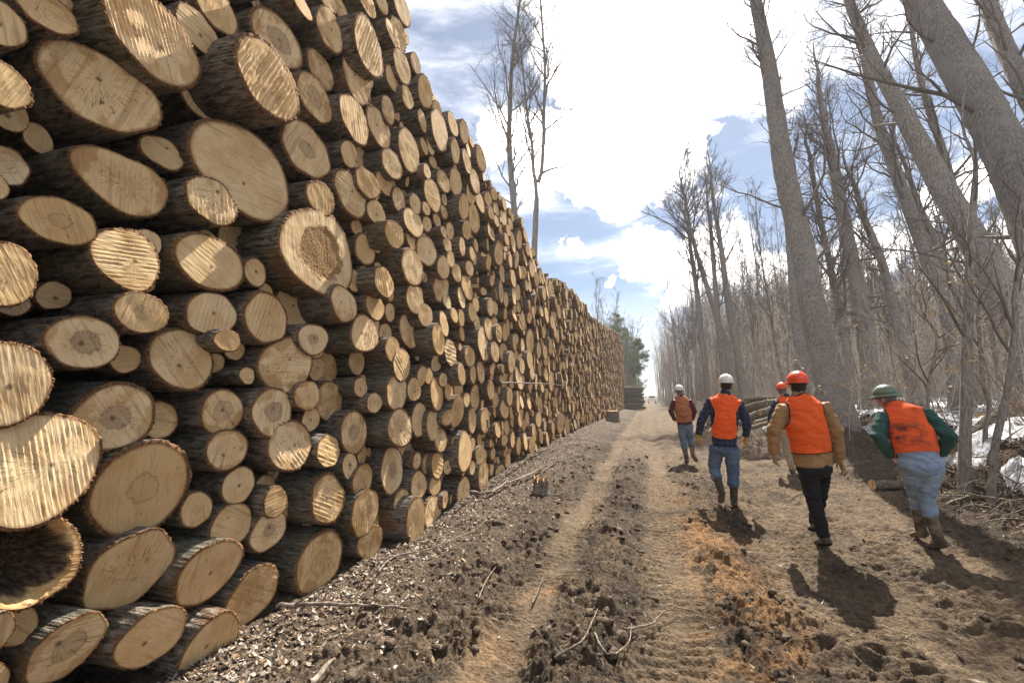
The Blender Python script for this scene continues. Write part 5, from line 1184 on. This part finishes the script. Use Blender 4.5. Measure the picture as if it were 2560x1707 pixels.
stick([(1432, 1444), (1490, 1434), (1530, 1402), (1572, 1397), (1655, 1422)], .010, 'wavy root lying across the tyre track', lift=.03)
stick([(1365, 1452), (1395, 1500), (1440, 1480), (1452, 1430)], .008, 'thin looped root beside the wavy root', lift=.03)
stick([(715, 1568), (768, 1512)], .030, 'short thick pale stick at the very bottom of the picture', lift=.03)
stick([(1195, 1102), (1270, 1062), (1335, 1042)], .02, 'pale branch slanting away from the jagged stump', lift=.06, twigs=3)
stick([(1240, 1085), (1300, 1052), (1372, 1054)], .013, 'bare pale twig with side shoots beside the jagged stump', lift=.05, twigs=5)
stick([(1210, 1046), (1290, 1022), (1330, 1015)], .02, 'straight branch lying up the slope from the jagged stump', lift=.08, twigs=2)
stick([(1268, 1008), (1330, 1008), (1400, 1020)], .018, 'long thin branch lying below the round stump', lift=.06, twigs=2)
stick([(1290, 985), (1350, 972), (1392, 966)], .02, 'grey branch lying just in front of the round stump', lift=.06, twigs=2)
stick([(1100, 1372), (1118, 1330), (1148, 1288)], .008, 'thin upright looking straw on the dark clods', lift=.03)
stick([(1222, 1385), (1240, 1345), (1250, 1318)], .009, 'short pale twig on the smooth strip of mud', lift=.02)
stick([(940, 1235), (975, 1180), (1010, 1150)], .016, 'bark covered stick leaning at the foot of the pile', lift=.05, twigs=1)
stick([(2352, 1086), (2262, 1124), (2190, 1150), (2142, 1172)], .03, 'long grey branch lying across the bank below the crooked sapling', lift=.10, twigs=4)
stick([(2350, 1128), (2270, 1132), (2180, 1134)], .014, 'thin branch lying below the long grey branch', lift=.08, twigs=3)
stick([(1960, 1080), (2000, 1092), (2060, 1100)], .012, 'twig lying on the mud between the tan and the green jacket', lift=.03, twigs=2)
stick([(2080, 1010), (2150, 1000), (2240, 985)], .035, 'grey branch leaning on the bank behind the stooping man', lift=.15, twigs=2)
stick([(2240, 1190), (2290, 1180), (2352, 1190)], .012, 'dark twig at the foot of the bank by the picture edge', lift=.04, twigs=3)
stick([(1152, 880), (1200, 879), (1262, 882), (1305, 888), (1322, 903)], .02, 'bare branch jutting sideways out of the log pile', plane=-2.45, twigs=4)
stick([(1212, 888), (1222, 915), (1252, 950), (1295, 985), (1318, 1015)], .016, 'dark bent branch hanging down the face of the log pile', plane=-2.5, twigs=3)
stick([(1116, 800), (1114, 822), (1112, 848)], .012, 'short black twig stuck in the face of the pile', plane=-2.55)
stick([(1190, 725), (1198, 745), (1212, 768)], .015, 'black crooked twig between two high logs', plane=-2.55, twigs=1)
stick([(1118, 965), (1122, 985), (1128, 1012)], .022, 'dark splinter hanging from the pile above the thick crooked branch', plane=-2.5)
stick([(1500, 0), (1500, 1)], .01, 'x') if False else None
def rings_log(p0, p1, r, name, label, cat='log', group=None, bare=False, parent=None, n=14, wr=.04):
    """a cut log lying between two points: bark body with cut ends"""
    p0 = np.asarray(p0, float); p1 = np.asarray(p1, float); d = unit(p1 - p0); L = np.linalg.norm(p1 - p0); a = unit(np.cross(d, (0, 0, 1.))); b = np.cross(a, d)
    t = np.arange(n)*2*PI/n; seed = int(dr.integers(0, 999)); V = []; K = 7
    for k in range(K):
        f = k/(K - 1); c = p0 + d*L*f + a*dr.normal(0, .01) + b*dr.normal(0, .01); rr = r*(1 - .12*f)*(1 + wr*fbm(t*2 + k*.3, t*0 + seed, seed, 2)); V.append(c + np.outer(np.cos(t)*rr, a) + np.outer(np.sin(t)*rr, b))
    Vb = np.concatenate(V) - p0; i = np.arange(K*n).reshape(K, n); j = np.roll(i, -1, 1); Q = np.stack([i[:-1], j[:-1], j[1:], i[1:]], -1).reshape(-1, 4)
    o = mesh_obj(name, Vb, [Q], [MAT['stick' if bare else 'bark']], loc=p0); col = np.tile([dr.random(), dr.random(), 0, 1], (len(Vb), 1)); attr(o, 'rnd', col, 'FLOAT_COLOR'); tag(o, label, cat, group)
    uvd, Qd, ring = face_disc(6)
    for e, (c, s_) in enumerate(((np.zeros(3), -1), (d*L, 1))):
        rr = r*(1 - .12*e)*1.0; Vd = c + np.outer(uvd[:, 0]*rr, a) + np.outer(uvd[:, 1]*rr, b) + d*s_*.004
        fo = mesh_obj('cut_face', Vd, [Qd], [MAT['wood']], parent=o); rd = dr.random(2)
        attr(fo, 'rnd', np.tile([rd[0], rd[1]*.8, .2, 1], (len(Vd), 1)), 'FLOAT_COLOR'); attr(fo, 'face', np.stack([uvd[:, 0]*rr, uvd[:, 1]*rr, np.hypot(uvd[:, 0], uvd[:, 1])], -1), 'FLOAT_VECTOR')
    return o
# small stack of logs on the right edge behind the walkers, with pale peeled logs tumbled before it
c0 = at_y(1722, 930, 19.5); zb = float(ground_base(c0[0] + 1, 19.5))
for row in range(7):
    for k in range(4):
        r = dr.uniform(.06, .095); yy = 19.5 + k*.3 + .1*(row % 2) + dr.normal(0, .03); zz = zb + .14 + row*.155; xs = c0[0] - .35 + dr.normal(0, .12) + row*.05
        o = rings_log((xs, yy - .1, zz - .04), (xs + 3.2, yy + .3, zz + .22 + dr.normal(0, .03)), r, 'stacked_log', 'long dark log lying in the low stack behind the walking men', group='logs in the low stack on the right bank')
PALE = [((1706, 962), (1772, 942), 16.5, .12), ((1735, 972), (1800, 955), 15.5, .10), ((1700, 940), (1768, 922), 17, .11), ((1745, 948), (1795, 930), 16.2, .09), ((1716, 985), (1762, 972), 15, .07), ((1760, 925), (1812, 915), 17.2, .1)]
PL = ['pale peeled log lying lowest but one in the heap below the dark stack', 'pale log reaching towards the orange hard hats in the low heap', 'pale log leaning on the dark stack', 'short thin pale log in the middle of the low heap', 'thin pale stick of a log at the foot of the heap', 'pale log highest in the heap beside the dark stack']
for (a, b, Y, r), lab in zip(PALE, PL): rings_log(at_y(*a, Y), at_y(*b, Y + .3), r, 'fallen_log', lab, group='pale logs heaped before the low stack', bare=True)
FALL = [((1996, 1026), (2070, 1052), 9.8, .09, 'short pale log lying on the mud at the foot of the bank', True), ((2085, 1000), (2160, 985), 11, .14, 'rotten log lying across the snow behind the stooping man', False), ((2180, 1010), (2300, 985), 10.5, .16, 'broken log with orange rotten wood beside the straight slim sapling', False),
        ((2260, 1000), (2380, 960), 11.5, .12, 'grey log lying on the snow behind the crooked sapling', True), ((1930, 962), (2000, 985), 12.5, .10, 'dark log stuck in the bank below the dirt mound', False), ((2060, 1000), (2120, 1020), 10.6, .09, 'thin fallen pole just behind the green jacket', True), ]
for a, b, Y, r, lab, bare in FALL:
    p = at_y(*a, Y); q = at_y(*b, Y + .2); p[2] = float(ground_base(p[0], p[1])) + r*.7; q[2] = float(ground_base(q[0], q[1])) + r*.7
    rings_log(p, q, r, 'fallen_log', lab, bare=bare)
# second log stack past the end of the long pile, logs lying across
for row in range(7):
    for k in range(3):
        r = dr.uniform(.17, .23); y = 57 + k*.5 + dr.normal(0, .05); z = .2 + row*.39; p = at_y(1441, 900, y)
        rings_log((p[0] - .6 + dr.normal(0, .2), y, z), (p[0] + 1.75 + dr.normal(0, .2), y - .1, z + dr.normal(0, .04)), r, 'stacked_log', 'log lying crosswise in the second stack past the long pile', group='logs in the second stack down the track', n=10, bare=True)
# stumps
def stump(px, py, r, h, label, jag=0.0, mat='bark'):
    q = at_z(px, py, 0)
    for _ in range(5): q = at_z(px, py, float(ground_base(q[0], q[1])))
    n = 28; t = np.arange(n)*2*PI/n; rows = []; fl = 1 + .06*np.cos(3*t + 1) + .05*np.sin(5*t)
    for k, (f, w_) in enumerate(((-.3, 1.25), (0, 1.18), (.15, 1.06), (.5, 1.0), (.85, .97), (1, .95))):
        z = f*h + (jag*np.abs(np.sin(t*3.5) + .7*np.sin(t*9 + 1))*h if k == 5 else 0); rows.append(np.stack([np.cos(t)*r*w_*fl, np.sin(t)*r*w_*fl, z + 0*t], -1))
    V = np.concatenate(rows); i = np.arange(6*n).reshape(6, n); j = np.roll(i, -1, 1); Q = np.stack([i[:-1], j[:-1], j[1:], i[1:]], -1).reshape(-1, 4)
    o = mesh_obj('stump', V, [Q], [MAT[mat]], loc=q); attr(o, 'rnd', np.tile([.3, .6, 0, 1], (len(V), 1)), 'FLOAT_COLOR'); tag(o, label, 'stump')
    uvd, Qd, ring = face_disc(12); th = np.arctan2(uvd[:, 1], uvd[:, 0]); rho = np.hypot(uvd[:, 0], uvd[:, 1]); ff = np.interp(th % (2*PI), np.append(t, 2*PI), np.append(fl, fl[0]))
    zt = h*(1.0 + jag*np.abs(np.sin(th*3.5) + .7*np.sin(th*9 + 1))*rho**2 + (jag*.5*fbm(uvd[:, 0]*3, uvd[:, 1]*3, 5, 3) if jag else 0)) + .003
    Vd = np.stack([uvd[:, 0]*r*.955*ff, uvd[:, 1]*r*.955*ff, zt], -1); f = mesh_obj('cut_face', Vd, [Qd], [MAT['wood']], parent=o)
    attr(f, 'rnd', np.tile([.8, .2 if jag else .6, .3, 1], (len(Vd), 1)), 'FLOAT_COLOR'); attr(f, 'face', np.stack([uvd[:, 0]*r, uvd[:, 1]*r, rho], -1), 'FLOAT_VECTOR'); return o
stump(1407, 967, .40, .62, 'round low stump with a flat sawn top at the foot of the far pile')
stump(1242, 1130, .13, .13, 'small jagged stump with white splintered wood near the foot of the pile', .8)
# heap of dirt and roots by the big trunk
def mound(px, py, Y, r, h, label):
    p = at_y(px, py, Y); g = float(ground_base(p[0], Y)); n = 40; A, B = np.meshgrid(np.linspace(-1, 1, n), np.linspace(-1, 1, n)); rho = np.hypot(A, B)
    Z = h*np.clip(1 - rho**2, -.3, 1)*(1 + .5*fbm(A*3, B*3, 7, 3)) + .09*np.abs(perlin(A*7, B*7, 9)) + .05*np.abs(perlin(A*17, B*17, 10)) - .1
    i = np.arange(n*n).reshape(n, n); Q = np.stack([i[:-1, :-1], i[:-1, 1:], i[1:, 1:], i[1:, :-1]], -1).reshape(-1, 4)
    o = mesh_obj('dirt_mound', np.stack([A*r, B*r, Z], -1).reshape(-1, 3), [Q], [MAT['clod']], loc=(p[0], Y, g)); tag(o, label, 'mound')
    tb = Tubes()
    for k in range(26):
        a = dr.uniform(0, 6.28); q = np.array([math.cos(a)*r*.6*dr.random(), math.sin(a)*r*.6*dr.random(), h*.6]); B_, br, _ = shoot(q, (math.cos(a), math.sin(a), .7), dr.uniform(.3, .8), .012, .003, 6, .25, -.08); tb.add(B_, br, 4)
    V, Qr = tb.arrays(); mesh_obj('roots', V, [Qr], [MAT['stick']], parent=o)
mound(1962, 950, 13.2, .75, .75, 'mound of dark dirt with torn roots beside the big straight trunk')
mound(2010, 990, 11.6, 1.0, .45, 'low heap of black soil and bark below the dirt mound')
mound(1745, 960, 14.6, 1.1, .5, 'dark soil heap in front of the low stack of logs')
# truck far down the track
def truck():
    p = at_y(1497, 905, 120); g = float(ground_base(p[0], 120)); root = empty('pickup_truck', (p[0], 120, g)); tag(root, 'tiny pale truck standing far down the track', 'truck')
    def bx(name, c, s_, mat, par):
        bm = bmesh.new(); bmesh.ops.create_cube(bm, size=1); bmesh.ops.scale(bm, vec=s_, verts=bm.verts); bmesh.ops.bevel(bm, geom=bm.edges[:], offset=.06, segments=2); bmesh.ops.translate(bm, vec=c, verts=bm.verts)
        me = bpy.data.meshes.new(name); bm.to_mesh(me); bm.free(); me.materials.append(MAT[mat]); o = bpy.data.objects.new(name, me); COL.objects.link(o); o.parent = par; return o
    bx('body', (0, 0, .85), (1.9, 5.0, .75), 'hwhite', root); bx('cab', (0, .4, 1.5), (1.7, 1.9, .65), 'hwhite', root); bx('rear_window', (0, -.57, 1.52), (1.4, .06, .4), 'strap', root)
    for sx in (-.85, .85):
        for sy in (-1.6, 1.6):
            v, q = limb([(sx - .12, sy, .38), (sx + .12, sy, .38)], [.38, .38], 16); v[:, 0] = np.clip(v[:, 0], sx - .13, sx + .13); mesh_obj('wheel', v, [np.array([f for f in q if len(f) == 4])], [MAT['strap']], root)
truck()

brush()
# ------------------------------------------------------------------ a label for every log that is an object of its own
LM = [((222, 202), 'huge knotted log', 'huge knotted log with a pale oval face, highest of the giant ends'), ((330, 90), 'long split log', 'long oblique log end with deep straight saw ridges near the top'), ((550, 385), 'largest stained log', 'largest log end, broad and brown with stained patches'),
      ((725, 580), 'rotten hearted log', 'wide log with a crumbly rotten brown heart'), ((700, 340), 'ring cracked log', 'round log with a dark ring shaped crack round its heart'), ((280, 425), 'boldly ridged log', 'log with bold sunlit ridges and a frayed lower rim'),
      ((105, 1078), 'biggest sunlit log', 'biggest sunlit log with slanting saw lines'), ((318, 1125), 'broad grey hearted log', 'broad round log with a small pith and grey blotches'), ((66, 1290), 'hollow log', 'hollow log with a black rotten cavity and ragged bark'),
      ((600, 180), 'fluted log', 'tall pointed log end with fine golden flutes'), ((415, 825), 'fan ridged log', 'round log with silvery fan shaped ridges'), ((655, 838), 'two knot log', 'pale round log with two brown knots near its edge'),
      ((715, 1292), 'ragged bark log', 'log at the bottom with ragged bark and a dark heart'), ((190, 785), 'smooth oval log', 'smooth oval log with a grey pith spot'), ((860, 105), 'narrow bright log', 'narrow bright log end jutting out near the skyline'),
      ((268, 1308), 'leaning oval log', 'leaning oval log end beside the hollow log'), ((898, 902), 'slanting ridged log', 'bright log with slanting ridges jutting out mid pile'), ((890, 1080), 'ring hearted log', 'round log with a pale rim and dark ring heart')]
used_o = set(); lms = []
for (px, py), nm, full in LM:
    c = np.array([px*DS, py*DS]); l = min((q for q in own if q['meas'] and id(q) not in used_o), key=lambda q: float(np.hypot(*(np.array(q['c']) - c))))
    used_o.add(id(l)); l['o']['label'] = full; lms.append((l, nm))
ORD = ['nearest', 'second nearest', 'third nearest', 'fourth nearest', 'fifth nearest', 'sixth nearest', 'seventh nearest', 'eighth nearest', 'ninth nearest', 'tenth nearest', 'eleventh nearest', 'twelfth nearest', 'thirteenth nearest', 'fourteenth nearest']
def dirword(dx, dy):
    a = math.degrees(math.atan2(-dy, dx)) % 360
    return ['up the pile from', 'above and beyond', 'above', 'above and before', 'before', 'below and before', 'below', 'below and beyond'][int((a + 22.5)//45) % 8] if False else ['beyond', 'above and beyond', 'above', 'above and before', 'before', 'below and before', 'below', 'below and beyond'][int((a + 22.5)//45) % 8]
groups = {}
for l in own:
    l['o']['category'] = 'log'; l['o']['group'] = 'cut logs in the long roadside pile'
    if id(l) in used_o: continue
    L, nm = min(lms, key=lambda t: float(np.hypot(*(np.array(t[0]['c']) - np.array(l['c'])))))
    d = np.array(l['c']) - np.array(L['c']); dist = float(np.hypot(*d))
    size = 'huge' if l['rz'] > .24 else 'wide' if l['rz'] > .17 else 'medium' if l['rz'] > .125 else 'small' if l['rz'] > .085 else 'tiny'
    look = 'ridged' if 'r' in l['fl'] else 'dark hearted' if 'h' in l['fl'] else 'knotty' if 'k' in l['fl'] else 'smooth'
    if 'b' in l['fl'] or l['X'] < PX - .2: look = 'recessed ' + look.replace('dark hearted', 'dark')
    if dist > 330:
        zone = 'upper part' if l['z'] > 3.2 else 'lower part' if l['z'] < 1.5 else 'middle'
        l['o']['label'] = f'{size} {look} log in the {zone} of the far crowded half of the pile'; continue
    groups.setdefault((size, look, dirword(*d), nm), []).append((dist, l))
for (size, look, dw, nm), L in groups.items():
    L.sort(key=lambda t: t[0])
    for k, (_, l) in enumerate(L):
        l['o']['label'] = f'{size} {look} log {dw} the {nm}' if len(L) == 1 else f'{size} {look} log {dw} the {nm}, {ORD[min(k, 13)]}'
